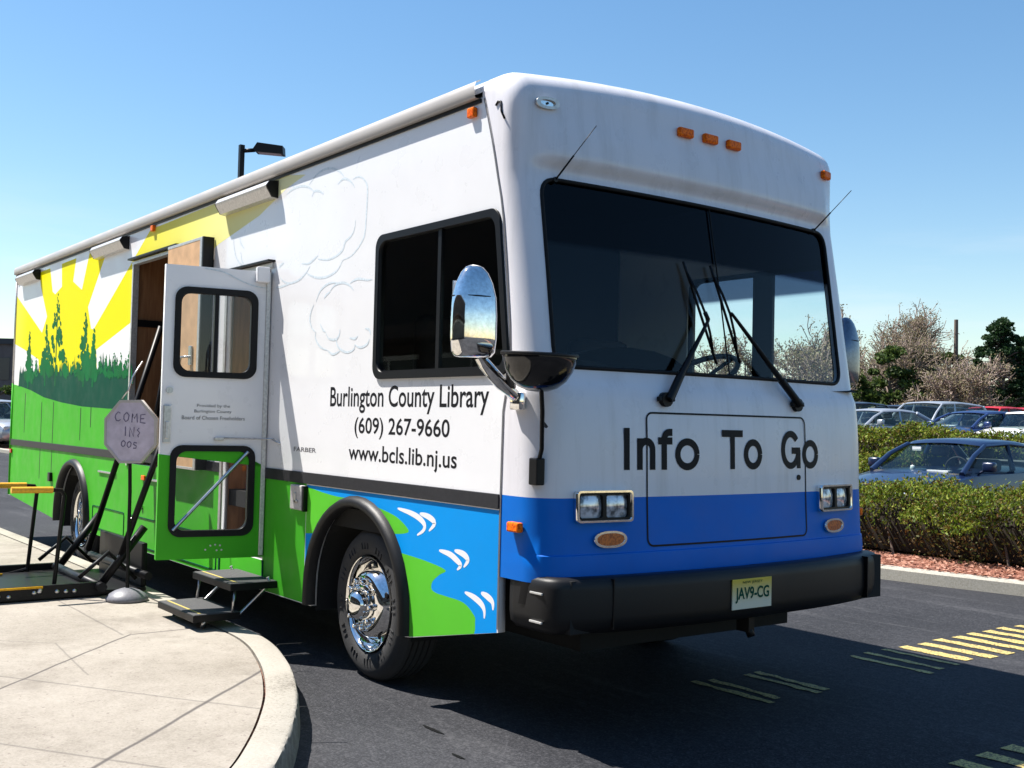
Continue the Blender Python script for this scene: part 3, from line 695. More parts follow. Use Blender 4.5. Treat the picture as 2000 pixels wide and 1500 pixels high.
# --- graphics on the near side
A = json.loads('''{"hill":[[-9.996,1.753],[-9.739,1.75],[-9.341,1.721],[-8.777,1.664],[-8.207,1.584],[-7.53,1.531],[-6.813,1.493],[-6.019,1.477],[-5.291,1.472],[-5.245,1.047],[-2.064,1.183],[-1.874,1.146],[-1.801,0.012],[-4.666,0.066],[-7.711,0.117],[-9.867,0.253]],"forest":[[-9.341,1.721],[-8.777,1.664],[-8.207,1.584],[-7.53,1.531],[-6.813,1.493],[-6.019,1.477],[-5.291,1.472],[-5.322,1.747],[-5.622,1.77],[-5.907,1.767],[-6.211,1.809],[-6.524,1.807],[-6.858,1.833],[-7.204,1.821],[-7.573,1.839],[-7.96,1.837],[-8.367,1.818],[-8.8,1.81],[-9.138,1.782],[-9.298,1.75]],"yellow":[[-9.677,2.871],[-8.643,2.935],[-5.003,2.956],[-3.66,2.969],[-2.558,2.991],[-2.203,2.939],[-2.468,2.894],[-2.873,2.776],[-3.567,2.664],[-4.229,2.493],[-5.375,2.229],[-6.423,2.017],[-6.352,1.7],[-8.796,1.788],[-9.392,2.03],[-9.59,2.202]],"wa":[[-9.584,2.757],[-9.707,3.053],[-8.605,2.971],[-8.511,2.774],[-8.209,2.435],[-8.393,2.272]],"wb":[[-8.163,2.96],[-7.712,2.968],[-7.675,2.704],[-7.918,2.645],[-8.022,2.679]],"wc":[[-7.179,2.964],[-6.736,2.965],[-6.959,2.614],[-7.271,2.72]],"wd":[[-6.734,2.431],[-6.164,2.94],[-4.981,2.983],[-5.433,2.756],[-6.527,2.211],[-6.609,2.22]],"we":[[-5.375,2.229],[-6.423,2.017],[-6.355,1.724],[-5.317,1.708]],"wf":[[-9.667,2.217],[-9.122,2.119],[-8.499,1.991],[-8.421,1.754],[-9.643,1.772]],"river":[[-1.841,1.037],[-1.425,1.046],[-0.085,1.057],[-0.055,0.344],[-1.369,0.094],[-1.794,0.307]],"g1":[[-1.88,1.026],[-1.84,1.007],[-1.662,0.996],[-1.422,0.995],[-1.195,0.967],[-1.007,0.934],[-0.887,0.878],[-0.926,0.856],[-1.039,0.843],[-1.187,0.828],[-1.773,0.772],[-1.904,0.799]],"g2":[[-0.971,0.754],[-0.723,0.74],[-0.535,0.716],[-0.588,0.685],[-0.647,0.645],[-0.654,0.608],[-0.612,0.594],[-0.529,0.59],[-0.374,0.581],[-0.287,0.538],[-0.272,0.505],[-0.303,0.428],[-0.563,0.347],[-0.895,0.267],[-1.164,0.404],[-1.179,0.674]],"ripples":[[[-0.999,0.98],[-0.881,0.968],[-0.791,0.949],[-0.736,0.92],[-0.744,0.889],[-0.801,0.86]],[[-0.782,0.971],[-0.695,0.96],[-0.642,0.934],[-0.692,0.891]],[[-0.594,0.805],[-0.503,0.797],[-0.439,0.775],[-0.403,0.754],[-0.433,0.729]],[[-0.459,0.819],[-0.384,0.81],[-0.344,0.786],[-0.377,0.748]],[[-0.363,0.631],[-0.29,0.619],[-0.227,0.597],[-0.201,0.57],[-0.199,0.533]],[[-0.229,0.647],[-0.179,0.637],[-0.138,0.617],[-0.132,0.581]]],"clouds":[[[-2.15,2.866],[-2.105,2.892],[-2.035,2.918],[-1.946,2.928],[-1.859,2.919],[-1.772,2.89],[-1.719,2.858],[-1.702,2.839]],[[-1.775,2.81],[-1.734,2.828],[-1.685,2.829],[-1.617,2.801],[-1.566,2.758]],[[-1.594,2.809],[-1.554,2.816],[-1.498,2.807],[-1.449,2.778],[-1.42,2.731],[-1.424,2.601],[-1.433,2.495],[-1.454,2.451],[-1.514,2.404],[-1.591,2.369],[-1.688,2.356]],[[-2.465,2.855],[-2.387,2.873],[-2.272,2.877],[-2.158,2.854],[-2.082,2.817]],[[-2.39,2.904],[-2.349,2.88],[-2.272,2.874]],[[-2.108,2.788],[-2.073,2.816],[-2.009,2.806],[-1.954,2.781]],[[-1.547,2.571],[-1.56,2.518],[-1.598,2.484],[-1.662,2.46],[-1.692,2.416],[-1.757,2.391],[-1.859,2.378],[-1.964,2.389],[-2.0,2.396]],[[-2.002,2.417],[-2.054,2.398],[-2.126,2.38],[-2.22,2.39]],[[-1.688,2.356],[-1.752,2.303],[-1.87,2.278],[-1.993,2.281],[-2.103,2.307],[-2.15,2.328]],[[-2.106,2.362],[-2.159,2.325],[-2.251,2.291],[-2.385,2.282],[-2.486,2.308],[-2.539,2.347]],[[-2.542,2.396],[-2.513,2.411],[-2.474,2.42]],[[-2.385,2.277],[-2.503,2.27],[-2.584,2.27]],[[-3.297,2.68],[-3.284,2.611],[-3.243,2.54],[-3.168,2.485],[-3.12,2.471]],[[-3.187,2.666],[-3.168,2.626],[-3.106,2.582]],[[-3.162,2.56],[-3.147,2.511],[-3.11,2.48]],[[-1.34,2.214],[-1.394,2.215],[-1.487,2.23],[-1.551,2.225],[-1.59,2.213]],[[-1.547,2.17],[-1.597,2.202],[-1.68,2.225],[-1.78,2.217],[-1.83,2.189]],[[-1.713,2.224],[-1.815,2.236],[-1.901,2.224],[-1.969,2.192],[-2.01,2.138]],[[-1.829,2.185],[-1.88,2.169],[-1.905,2.151]],[[-2.036,2.124],[-2.07,2.085],[-2.085,2.036],[-2.054,1.984],[-2.007,1.957]],[[-1.998,1.957],[-2.005,1.924],[-1.966,1.882],[-1.912,1.855],[-1.842,1.84]],[[-1.948,2.003],[-1.91,1.965],[-1.875,1.951]],[[-1.874,1.947],[-1.829,1.908],[-1.743,1.9],[-1.703,1.926],[-1.697,1.957]],[[-1.703,1.926],[-1.734,1.888],[-1.698,1.847],[-1.607,1.82],[-1.527,1.833],[-1.513,1.863]],[[-1.579,1.901],[-1.515,1.894],[-1.484,1.908]],[[-1.513,1.859],[-1.449,1.841],[-1.373,1.857],[-1.352,1.886]],[[-1.401,1.945],[-1.354,1.935],[-1.338,1.908]],[[-1.842,1.84],[-1.772,1.814],[-1.689,1.831]]],"trees":[[-7.797,1.797,2.645,0.859],[-8.198,1.804,2.347,0.537],[-6.8,1.779,2.377,0.438],[-6.504,1.773,2.213,0.241],[-8.909,1.789,2.302,0.295],[-7.417,1.79,1.984,0.259],[-6.988,1.782,2.005,0.243],[-6.284,1.778,1.947,0.14],[-6.115,1.775,1.955,0.136],[-5.877,1.762,1.966,0.145],[-5.691,1.758,1.968,0.127],[-5.455,1.741,2.012,0.135],[-8.58,1.812,2.022,0.174],[-5.552,1.756,1.91,0.138],[-5.994,1.764,1.915,0.148],[-5.79,1.76,1.917,0.143],[-7.163,1.785,1.936,0.178],[-8.753,1.798,2.011,0.223],[-6.617,1.775,1.992,0.164]],"drips":[[-8.998,1.632,1.198],[-8.283,1.536,0.731],[-7.818,1.536,0.809],[-6.845,1.478,1.172],[-6.516,1.489,1.3]]}''')
cuts = []
for L in (arch(AF[0], AF[1] + .03, AF[2], z0=0), arch(AR[0], AR[1] + .03, AR[2], z0=0), ENT, LIFT): cuts.append(cutter(L, -.1, .1, 'y'))
om = [(x, z) for x, z in outer]
bodycut = MB(); bodycut.prism([(p[0], -.1, p[1]) for p in ([(-9.578, .48), (-7.5, .355), (-5.4, .333), (-2.6, .333), (-.85, .338), (-.1, .484)] + [(x - .008, z) for x, z in seam] + [(-9.578, 2.97)])], (0, .2, 0)); bodycut = bodycut.build('cutter')
def graphic(name, loops, mat, lev, bool_=True):
    ms = [flat([L], side_frame(0), .0003 + .0002 * lev) for L in loops]
    me = joinme(ms, name); o = link(name, me, mat)
    if bool_:
        boolean(o, [bodycut], 'INTERSECT'); boolean(o, cuts, 'DIFFERENCE')
    for mt in [m_ for m_ in o.data.materials]: pass
    if not o.data.materials: o.data.materials.append(MT[mat])
    B(o); return o
graphic('yellow_rays', [A['yellow']], 'yellow', 0)
graphic('white_rays', [A[k] for k in ('wa', 'wb', 'wc')] , 'vwhite', 1)
graphic('white_rays', [A[k] for k in ('wd', 'we', 'wf')], 'vwhite', 1)
hill = [p for p in A['hill']]
hill = [tuple(p) for p in A['hill'][1:9]] + [(-5.2, 1.46), (-5.2, 1.06), (-2.06, 1.06), (-2.06, .2), (-9.739, .2)]
graphic('green_hill', [hill], 'green', 1)
graphic('forest_band', [A['forest']], 'forest', 2)
# conifers: ragged clumps of foliage
rng = random.Random(11); L = []
for k, (bx, bz, tz, w) in enumerate(A['trees']):
    H = tz - bz; big = H > .4
    if big: L.append([(bx - .02, bz - .1), (bx + .02, bz - .1), (bx + .008, tz - .1 * H), (bx - .008, tz - .1 * H)])
    n = int(70 if big else 26)
    for i in range(n):
        t = rng.random() ** (1.0); ww = w * .5 * (1 - t) * (.55 + .45 * abs(math.sin(t * 19 + k))) + .012
        x = bx + rng.uniform(-ww, ww); z = bz + t * H; s = (.035 if big else .018) * rng.uniform(.6, 1.4) * (1.3 - t); sx = 1.7
        L.append([(x + math.cos(a + .3) * s * sx * rng.uniform(.6, 1.2), z + math.sin(a) * s * rng.uniform(.7, 1.5)) for a in [j * math.pi / 3 for j in range(6)]])
def polys(name, L, mat, y):
    m = MB()
    for i, P in enumerate(L):
        yy_ = y - i * 1.5e-6
        vs = [m.bm.verts.new((p[0], yy_, p[1])) for p in P]
        try: m.bm.faces.new(vs)
        except Exception: pass
    return part(name, m, mat)
polys('conifer_graphic', L, 'treeg', -.0016)
L = []
for k in range(90):
    t = k / 89; x = -9.3 + t * 3.9; z = 1.79 - .02 * t; h = rng.uniform(.06, .22); w = rng.uniform(.03, .07)
    L.append([(x - w, z - .08), (x + w, z - .08), (x + w * .4, z + h * .5), (x, z + h), (x - w * .4, z + h * .5)])
polys('treeline_graphic', L, 'forest', -.0009)
L = [[(x - .012, z0), (x + .012, z0), (x + .010, z1), (x - .010, z1)] for x, z0, z1 in A['drips']]
polys('panel_seam', L, 'black_vinyl', -.0010)
riv = [(-2.055, 1.04), (-.1, 1.04), (-.1, .2), (-2.055, .2)]
graphic('river_graphic', [riv], 'blue', 0)
ch = sorted(A['g1'][:1])
graphic('grass_graphic', [[(-2.055, 1.028)] + [tuple(p) for p in smooth_poly([tuple(p) for p in A['g1'][1:9]], 4)] + [(-2.055, .75)]], 'lime', 1)
graphic('grass_graphic', [[tuple(p) for p in smooth_poly([tuple(p) for p in A['g2']], 4)]], 'lime', 1)
L = []
m = MB()
for st in A['ripples']:
    P = smooth_poly([tuple(p) for p in st], 5); l_, r_ = ribbon2(P, lambda t: .004 + .012 * math.sin(math.pi * min(1, t * 1.0) ** .8))
    m.grid([[(a[0], -.0009, a[1]) for a in l_], [(a[0], -.0009, a[1]) for a in r_]])
part('water_ripples', m, 'vwhite')
m = MB(); cy_ = -.0006
for st in A['clouds']:
    P = smooth_poly([tuple(p) for p in st], 5); l_, r_ = ribbon2(P, lambda t: .002 + .005 * math.sin(math.pi * t))
    cy_ -= .00002; m.grid([[(a[0], cy_, a[1]) for a in l_], [(a[0], cy_, a[1]) for a in r_]])
part('cloud_graphic', m, 'cloudline')
for c in cuts + [bodycut]: bpy.data.objects.remove(c)
# belt
for x0, x1 in ((-9.58, -3.37), (-2.64, -.10)):
    m = MB(); m.box(x0, x1, -.010, -.001, 1.046, 1.114, .003); part('belt_rail', m, 'belt')
m = MB(); m.box(-9.58, -.10, W, W + .009, 1.046, 1.114, .003); part('belt_rail', m, 'belt')
# lettering
sm = lambda u, v: Vector((u, -.0006, v))
place_text('Burlington County Library', 'lettering', sm, -1.79, -.205, 1.475, 1.625, 'black_vinyl', None, .012); B(bpy.context.scene.objects['lettering'])
o = place_text('(609) 267-9660', 'lettering', sm, -1.49, -.53, 1.335, 1.452, 'black_vinyl', None, .012); B(o)
o = place_text('www.bcls.lib.nj.us', 'lettering', sm, -1.55, -.46, 1.185, 1.30, 'black_vinyl', None, .012); B(o)
o = place_text('FARBER', 'maker_badge', sm, -2.25, -1.95, 1.235, 1.262, 'grey_text', None, .02); B(o)
fm = lambda u, v: Vector((FX(u, v) + .004, u, v))
LW = .034        # stroke width of the big letters
def arcp(cx, cy, rx, ry, a0, a1, n=18): return [(cx + rx * math.cos(R(a0 + (a1 - a0) * k / n)), cy + ry * math.sin(R(a0 + (a1 - a0) * k / n))) for k in range(n + 1)]
ZB, ZC, ZX = 1.238, 1.432, 1.385      # baseline, cap height, x-height
hw = LW / 2
def gl_I(x): return [[(x + hw, ZB), (x + hw, ZC)]]
def gl_n(x, w): return [[(x + hw, ZB), (x + hw, ZX)], arcp(x + w / 2, ZX - w / 2 + hw * .2, w / 2 - hw, w / 2 - hw, 165, 0, 12) + [(x + w - hw, ZB)]]
def gl_f(x, w): return [[(x + w * .42, ZB)] + arcp(x + w * .42 + .034, ZC - .034 - hw, .034, .034, 180, 95, 8) + [(x + w, ZC - hw)], [(x, ZX - .011), (x + w, ZX - .011)]]
def gl_o(x, w): return [arcp(x + w / 2, (ZB + ZX) / 2, w / 2 - hw, (ZX - ZB) / 2 - hw * .8, 0, 360, 30)]
def gl_T(x, w): return [[(x, ZC - hw), (x + w, ZC - hw)], [(x + w / 2, ZB), (x + w / 2, ZC - hw)]]
def gl_G(x, w): return [arcp(x + w / 2, (ZB + ZC) / 2, w / 2 - hw, (ZC - ZB) / 2 - hw * .8, 38, 352, 34), [(x + w * .55, (ZB + ZC) / 2 - .004), (x + w, (ZB + ZC) / 2 - .004)], [(x + w - hw * .8, (ZB + ZC) / 2), (x + w - hw * .8, ZB)]]
def front_letters(name, glyphs):
    m = MB(); fo = .0014
    for g_ in glyphs:
        for P in g_:
            fo += .00015
            P = dens(P, closed=False) if len(P) < 4 else P
            l_, r_ = ribbon2(P, hw); m.grid([[(FX(a[0], a[1]) + fo, a[0], a[1]) for a in l_], [(FX(a[0], a[1]) + fo, a[0], a[1]) for a in r_]])
    return part(name, m, 'black_vinyl')
front_letters('front_lettering', [gl_I(.462), gl_n(.540, .112), gl_f(.670, .090), gl_o(.778, .162)])
front_letters('front_lettering', [gl_T(1.100, .155), gl_o(1.262, .145)])
front_letters('front_lettering', [gl_G(1.565, .168), gl_o(1.752, .150)])
# --- cab windows (near + driver side)
for s in (0, 1):
    sg = -1 if s == 0 else 1; yb = 0 if s == 0 else W
    fr = side_frame(0) if s == 0 else Matrix(((1, 0, 0, 0), (0, 0, 1, W), (0, 1, 0, 0), (0, 0, 0, 1)))
    wfme = flat([inset(cabw, -.010), inset(cabw, .026)], Matrix.Translation((0, -sg * .03, 0)) @ fr, .045)
    wf = part('cab_window', wfme, 'black')
    m = MB(); m.box(*((-.675, -.645) if s == 0 else (-.72, -.56)), yb - .002 if s == 0 else yb - .02, yb + .02 if s == 0 else yb + .002, 1.69, 2.42); m.box(-1.26, -.05, yb - .004 if s == 0 else yb - .02, yb + .02 if s == 0 else yb + .004, 1.69, 1.705)
    P0(m.build('window_bar', 'black'), wf)
    P0(link('pane', flat([inset(cabw, .02)], Matrix.Translation((0, -sg * .012, 0)) @ fr, .004), 'glass_side' if s == 0 else 'glass_far'), wf)
# --- cap seam line, hood line, crease
m = MB(); zsq = np.linspace(.5, 2.99, 26)
m.grid([[(pw(z, SEAM) - .009, -.0035, z), (pw(z, SEAM) + .003, -.0035, z)] for z in zsq], smooth=False); part('cap_seam', m, 'grey_text')
def front_ribbon(name, P, w, mat, off=.0022, closed=False):
    P = dens(P, closed=closed); l_, r_ = ribbon2(P, w)
    if closed: l_.append(l_[0]); r_.append(r_[0])
    m = MB(); m.grid([[(FX(a[0], a[1]) + off, a[0], a[1]) for a in l_], [(FX(a[0], a[1]) + off, a[0], a[1]) for a in r_]]); return part(name, m, mat)
front_ribbon('hood_seam', rrect(.60, 1.78, .885, 1.505, .035), .0045, 'black_vinyl', closed=True)
m = MB(); y, z = 1.715, 1.19; m.tube([(FX(y, z), y, z), (FX(y, z) + .006, y, z)], .014, 14); part('hood_lock', m, 'black')
# lower chin piece
m = MB()
m.grid([[(FX(y, .735) - .02, y, .64) for y in YS], [(FX(y, .735) - .006, y, .70) for y in YS], [(FX(y, .74) - .003, y, .742) for y in YS]]); part('front_valance', m, 'black')
# little chip on near top corner
m = MB(); m.tube([(-.205, -.003, 2.935), (-.188, -.003, 2.95), (-.165, -.003, 2.945), (-.16, -.003, 2.90), (-.135, -.002, 2.86)], .006, 5); part('scuff_mark', m, 'black')
# --- headlights
def front_mat(y, z, out=0.0, tilt=True):
    e = .01; dx = (FX(y + e, z) - FX(y - e, z)) / (2 * e); dz = (FX(y, z + e) - FX(y, z - e)) / (2 * e) if tilt else 0
    n = Vector((1, -dx, -dz)).normalized(); u = Vector((dx, 1, 0)).normalized(); v = n.cross(u).normalized()
    o = Vector((FX(y, z), y, z)) + n * out
    return Matrix(((u.x, v.x, n.x, o.x), (u.y, v.y, n.y, o.y), (u.z, v.z, n.z, o.z), (0, 0, 0, 1)))   # local x along front, y up, z outward
for s in (0, 1):
    yc = .335 if s == 0 else W - .40
    F_ = front_mat(yc, 1.075)
    o = rrect(-.157, .157, -.071, .071, .018)
    hl = part('headlight', flat([o, rrect(-.148, .148, -.062, .062, .014)], F_ @ Matrix.Translation((0, 0, -.01)), .045), 'chrome')
    P0(link('bezel', flat([rrect(-.149, .149, -.063, .063, .015), rrect(-.136, -.010, -.051, .051, .012), rrect(.010, .136, -.051, .051, .012)], F_ @ Matrix.Translation((0, 0, -.008)), .032), 'black'), hl)
    for c in (-.074, .074):
        m = MB(); G = []
        for i in range(7):
            v_ = -.054 + .108 * i / 6
            G.append([F_ @ Vector((c + (-.064 + .128 * j / 8), v_, .020 - .01 * ((j - 4) / 4) ** 2 - .008 * ((i - 3) / 3) ** 2)) for j in range(9)])
        m.grid(G); P0(m.build('lens', MT['lamp']), hl)
    # turn signal: chrome oval with amber lens
    F_ = front_mat(.372 if s == 0 else W - .41, .925)
    ov = lambda a, b_: [(a * math.copysign(abs(math.cos(t)) ** .8, math.cos(t)), b_ * math.copysign(abs(math.sin(t)) ** .9, math.sin(t))) for t in [k * math.pi / 14 for k in range(28)]]
    ts = part('turn_signal', flat([ov(.092, .038), ov(.078, .028)], F_, .018), 'chrome')
    P0(link('lens', flat([ov(.08, .030)], F_, .014), 'amber2'), ts)
    # corner side markers
    yb = -.002 if s == 0 else W + .002; sg = -1 if s == 0 else 1
    m = MB(); m.box(.0, .085, min(yb, yb + sg * .035), max(yb, yb + sg * .035), .955, 1.0, .008); sm_ = part('side_marker', m, 'amber')
    if s == 0: sm_.location.x -= 0
# top markers
for y in (1.035, 1.22, 1.405):
    F_ = front_mat(y, 2.945, tilt=False); m = MB(); m.box(-.052, .052, -.024, .024, 0, .03, .010, mat=F_); part('clearance_light', m, 'amber')
F_ = front_mat(W - .15, 2.935, tilt=False); m = MB(); m.box(-.045, .045, -.024, .024, 0, .03, .010, mat=F_); part('clearance_light', m, 'amber')
F_ = front_mat(.17, 2.94, tilt=False)
cl = part('clearance_light', flat([ov(.062, .028), ov(.040, .015)], F_, .02), 'alu'); cl['label'] = 'clearance light with its lens missing'
P0(link('socket', flat([ov(.044, .019)], F_, .008), 'chrome'), cl); m = MB(); m.tube([F_ @ Vector((0, 0, .005)), F_ @ Vector((0, 0, .014))], .006, 8); P0(m.build('bulb', 'black'), cl)
for x, z in ((-.385, 2.935), (-4.94, 2.95), (-9.52, 2.95)):
    m = MB(); m.box(x - .028, x + .028, -.028, -.001, z - .024, z + .024, .006); part('side_marker', m, 'amber')
m = MB(); m.box(-9.56, -9.50, -.02, -.001, .955, 1.0, .006); o = part('side_marker', m, 'redlens'); o['label'] = 'small red rear side marker'
m = MB(); m.box(-5.02, -4.94, -.016, -.001, .90, .94, .005); part('side_marker', m, 'amber')
# --- awning flood lights under the gutter
for x0, x1 in ((-3.44, -2.60), (-6.45, -5.58), (-9.32, -8.55)):
    m = MB(); pr = [(-.001, 2.965), (-.065, 2.955), (-.085, 2.925), (-.080, 2.91), (-.045, 2.855), (-.001, 2.85)]
    for pts, mi in ((pr, 0),): m.prism([(x0, a, c) for a, c in pts], (x1 - x0, 0, 0))
    fx = part('exterior_light', m, 'alu')
    m = MB(); m.prism([(x1, a, c) for a, c in pr], (.012, 0, 0)); m.prism([(x0 - .012, a, c) for a, c in pr], (.012, 0, 0)); P0(m.build('end_cap', 'black'), fx)
# small compartment details on skirt
m = MB(); m.box(-2.215, -2.06, -.035, -.001, .885, 1.035, .008); bx = part('outlet_box', m, 'boxgrey')
m = MB(); m.box(-2.15, -2.125, -.042, -.034, .93, .99, .004); m.box(-2.15, -2.10, -.042, -.034, .93, .945, .003); P0(m.build('latch', 'steel'), bx)
m = MB(); m.box(-2.058, -2.04, -.03, -.001, .88, 1.03); P0(m.build('box_edge', 'black'), bx)
m = MB(); m.box(-6.2, -5.7, -.014, -.001, .905, .922, .003); part('grab_trim', m, 'steel')
m = MB(); m.box(-4.9, -4.5, -.014, -.001, .905, .922, .003); part('grab_trim', m, 'steel')
m = MB(); m.box(-7.84, -7.76, -.03, -.001, .73, .82, .005); part('compartment_latch', m, 'black')
for x0, x1, z0, z1 in ((-5.35, -4.45, .36, .60), (-6.35, -5.45, .40, .60), (-4.38, -3.42, .36, .60)):
    L_ = [rrect(x0, x1, z0, z1, .02), rrect(x0 + .006, x1 - .006, z0 + .006, z1 - .006, .018)]
    part('compartment_seam', flat(L_, side_frame(0), .006), 'forest')
for x, z in ((-5.0, .68), (-5.25, .56), (-4.1, .5)):
    m = MB(); m.tube([(x, -.0, z), (x, -.012, z)], .02, 10); part('compartment_lock', m, 'steel')
for x in (-3.36, -2.645):
    m = MB(); m.box(x - .006, x + .006, -.008, -.001, .335, .52); part('door_frame_trim', m, 'forest')
m = MB(); m.box(-3.39, -3.355, -.012, .04, .52, 2.44); m.box(-3.39, -2.62, -.016, .04, 2.405, 2.435); part('door_frame', m, 'alu')
m = MB(); m.box(-3.42, -2.60, -.05, -.001, 2.44, 2.452); m.box(-5.45, -4.3, -.05, -.001, 2.735, 2.75); part('drip_rail', m, 'black')
m = MB(); m.box(-5.44, -5.41, -.01, .04, 1.0, 2.72); m.box(-5.44, -4.38, -.014, .04, 2.70, 2.725); m.box(-4.40, -4.375, -.01, .04, 1.0, 2.72); part('lift_door_frame', m, 'alu')
# lift door folded open flat against the side
m = MB(); m.box(-4.36, -3.66, -.085, -.055, 1.06, 2.715, .003); ld = part('lift_door', m, 'tan')
m = MB(); m.box(-3.70, -3.655, -.088, -.050, 1.05, 2.72, .004); m.box(-4.365, -3.66, -.087, -.051, 2.70, 2.722, .003); m.box(-4.365, -3.66, -.087, -.051, 1.045, 1.065, .003); P0(m.build('edge_trim', 'alu'), ld)
m = MB(); m.box(-3.652, -3.632, -.088, -.006, 1.05, 2.72); P0(m.build('black_edge_strip', 'black'), ld)  # narrow black strip along the edge of the door leaf
m = MB(); m.tube([(-3.80, -.09, 1.86), (-3.80, -.125, 1.86), (-3.90, -.125, 1.86), (-3.93, -.125, 1.80)], .009, 8); m.box(-3.83, -3.77, -.10, -.085, 1.80, 1.94, .006); P0(m.build('handle', 'steel'), ld)
# --- entry door, swung open
hx, hy = -2.645, -.008; tx, ty = -.1817, -.9834    # direction hinge -> free edge
nx_, ny_ = -ty, tx                                 # towards front (+x) : visible outer face
DF = Matrix(((tx, 0, nx_, hx), (ty, 0, ny_, hy), (0, 1, 0, 0), (0, 0, 0, 1)))   # local x: along door, y: up, z: outward (+x side)
dw, dz0, dz1 = .655, .545, 2.375
uw = rrect(.095, .575, 1.695, 2.225, .07); lw = rrect(.085, .575, .70, 1.235, .07)
dout = [(.0, dz0), (dw, dz0), (dw, dz1), (0, dz1)]
def dflat(loops, z, th): return flat(loops, DF @ Matrix.Translation((0, 0, z)), th)
door = part('entry_door', dflat([dout, uw, lw], -.045, .045), 'white')
zg = [(-.001, 1.12), (dw + .001, 1.195), (dw + .001, dz0 - .001), (-.001, dz0 - .001)]
P0(link('green_panel', dflat([zg, lw], .0, .0022), 'green'), door)
m = MB(); m.box(dw + .0005, dw + .003, dz0, 1.195, -.045, .0, mat=DF); P0(m.build('green_edge', 'green'), door)
for nm, loop, mull in (('door_window', uw, True), ('door_window', lw, False)):
    wf = P0(link(nm, dflat([inset(loop, -.018), inset(loop, .02)], -.05, .064), 'black'), door)
    o = link('pane', dflat([inset(loop, .015)], -.02, .004), 'glass_door'); P0(o, wf)
    if mull:
        m = MB(); m.box(.325, .350, 1.70, 2.22, -.03, .006, mat=DF); P0(m.build('window_bar', 'black'), wf)
m = MB(); m.tube([DF @ Vector((.115, 1.215, .018)), DF @ Vector((.565, .725, .018))], .011, 10); P0(m.build('guard_bar', 'steel', smooth=50), door)
m = MB(); m.box(.595, .642, 1.265, 1.50, .001, .012, .004, mat=DF); lk = P0(m.build('door_handle', 'steel'), door)
m = MB(); m.box(.606, .631, 1.29, 1.40, .010, .022, .005, mat=DF); P0(m.build('pull_lever', 'alu'), lk)
m = MB(); m.tube([DF @ Vector((.61, 1.592, .0)), DF @ Vector((.61, 1.592, .014))], .020, 16); m.tube([DF @ Vector((.61, 1.592, .014)), DF @ Vector((.61, 1.592, .018))], .008, 8); P0(m.build('lock', 'steel', smooth=40), door)
m = MB(); m.box(-.002, .028, dz0 + .01, dz1, -.05, .012, .004, mat=DF); P0(m.build('hinge', 'alu'), door)
m = MB(); m.tube([DF @ Vector((.30, 1.30, .012)), DF @ Vector((.03, 1.30, .03)), (-2.50, -.02, 1.30)], .006, 6); m.box(.27, .33, 1.285, 1.305, .001, .02, .003, mat=DF); m.tube([(-2.50, -.03, 1.30), (-2.44, -.002, 1.27)], .006, 6); P0(m.build('door_stay', 'steel'), door)
m = MB(); m.box(.015, .10, 2.30, 2.40, .0, .05, .008, mat=DF); P0(m.build('top_bracket', 'white'), door)
m = MB()
for u, v in ((.33, .625), (.30, .63), (.27, .625), (.36, .60), (.29, .595), (.26, .597)): m.tube([DF @ Vector((u, v, .002)), DF @ Vector((u, v, .006))], .006, 8)
P0(m.build('rivets', 'alu'), door)
dm = lambda u, v: DF @ Vector((u, v, .003))
# text runs from the free edge (left in view) to the hinge
for t_, a, c, z in (('Provided by the', .44, .235, 1.487), ('Burlington County', .455, .225, 1.452), ('Board of Chosen Freeholders', .53, .14, 1.413)):
    P0(place_text(t_, 'door_lettering', dm, a, c, z, z + .024, 'grey_text', None), door)
C_ = A['clouds'][11]
m = MB(); P = smooth_poly([(.42, 2.365), (.30, 2.35), (.18, 2.30), (.09, 2.275), (.0, 2.27)], 5); l_, r_ = ribbon2(P, lambda t: .004)
m.grid([[dm(*a) for a in l_], [dm(*a) for a in r_]]); P0(m.build('cloud_line', 'cloudline'), door)
# --- fold-out steps
st = B(empty('entry_steps', (-2.7, -.2, .15)))
P0(st, bus)
for i, (x0, x1, y0, y1, z) in enumerate(((-3.05, -2.43, -.30, .0, .42), (-3.06, -2.45, -.52, -.23, .245))):
    m = MB(); m.box(x0, x1, y0, y1, z - .03, z, .006); t_ = P0(m.build('step_tread', 'tread'), st)
    m = MB(); m.box(x0 + .03, x1 - .03, y0 + .04, y0 + .055, z, z + .002); P0(m.build('nosing_strip', 'ystrip'), t_)
    m = MB(); m.box(x0 - .004, x1 + .004, y0 - .006, y0 + .008, z - .045, z - .004, .003); m.box(x0 - .006, x0 + .006, y0, y1, z - .045, z - .004); m.box(x1 - .006, x1 + .006, y0, y1, z - .045, z - .004); P0(m.build('step_frame', 'black'), t_)
m = MB()
for x in (-3.04, -2.46): m.tube([(x, -.05, .44), (x, -.03, .40), (x, -.24, .215), (x, -.48, .215)], .011, 6); m.tube([(x, -.26, .39), (x, -.28, .215)], .009, 6)
for x in (-3.0, -2.52): m.tube([(x, -.42, .21), (x, -.44, .15)], .013, 6)
P0(m.build('step_arms', 'steel'), st)
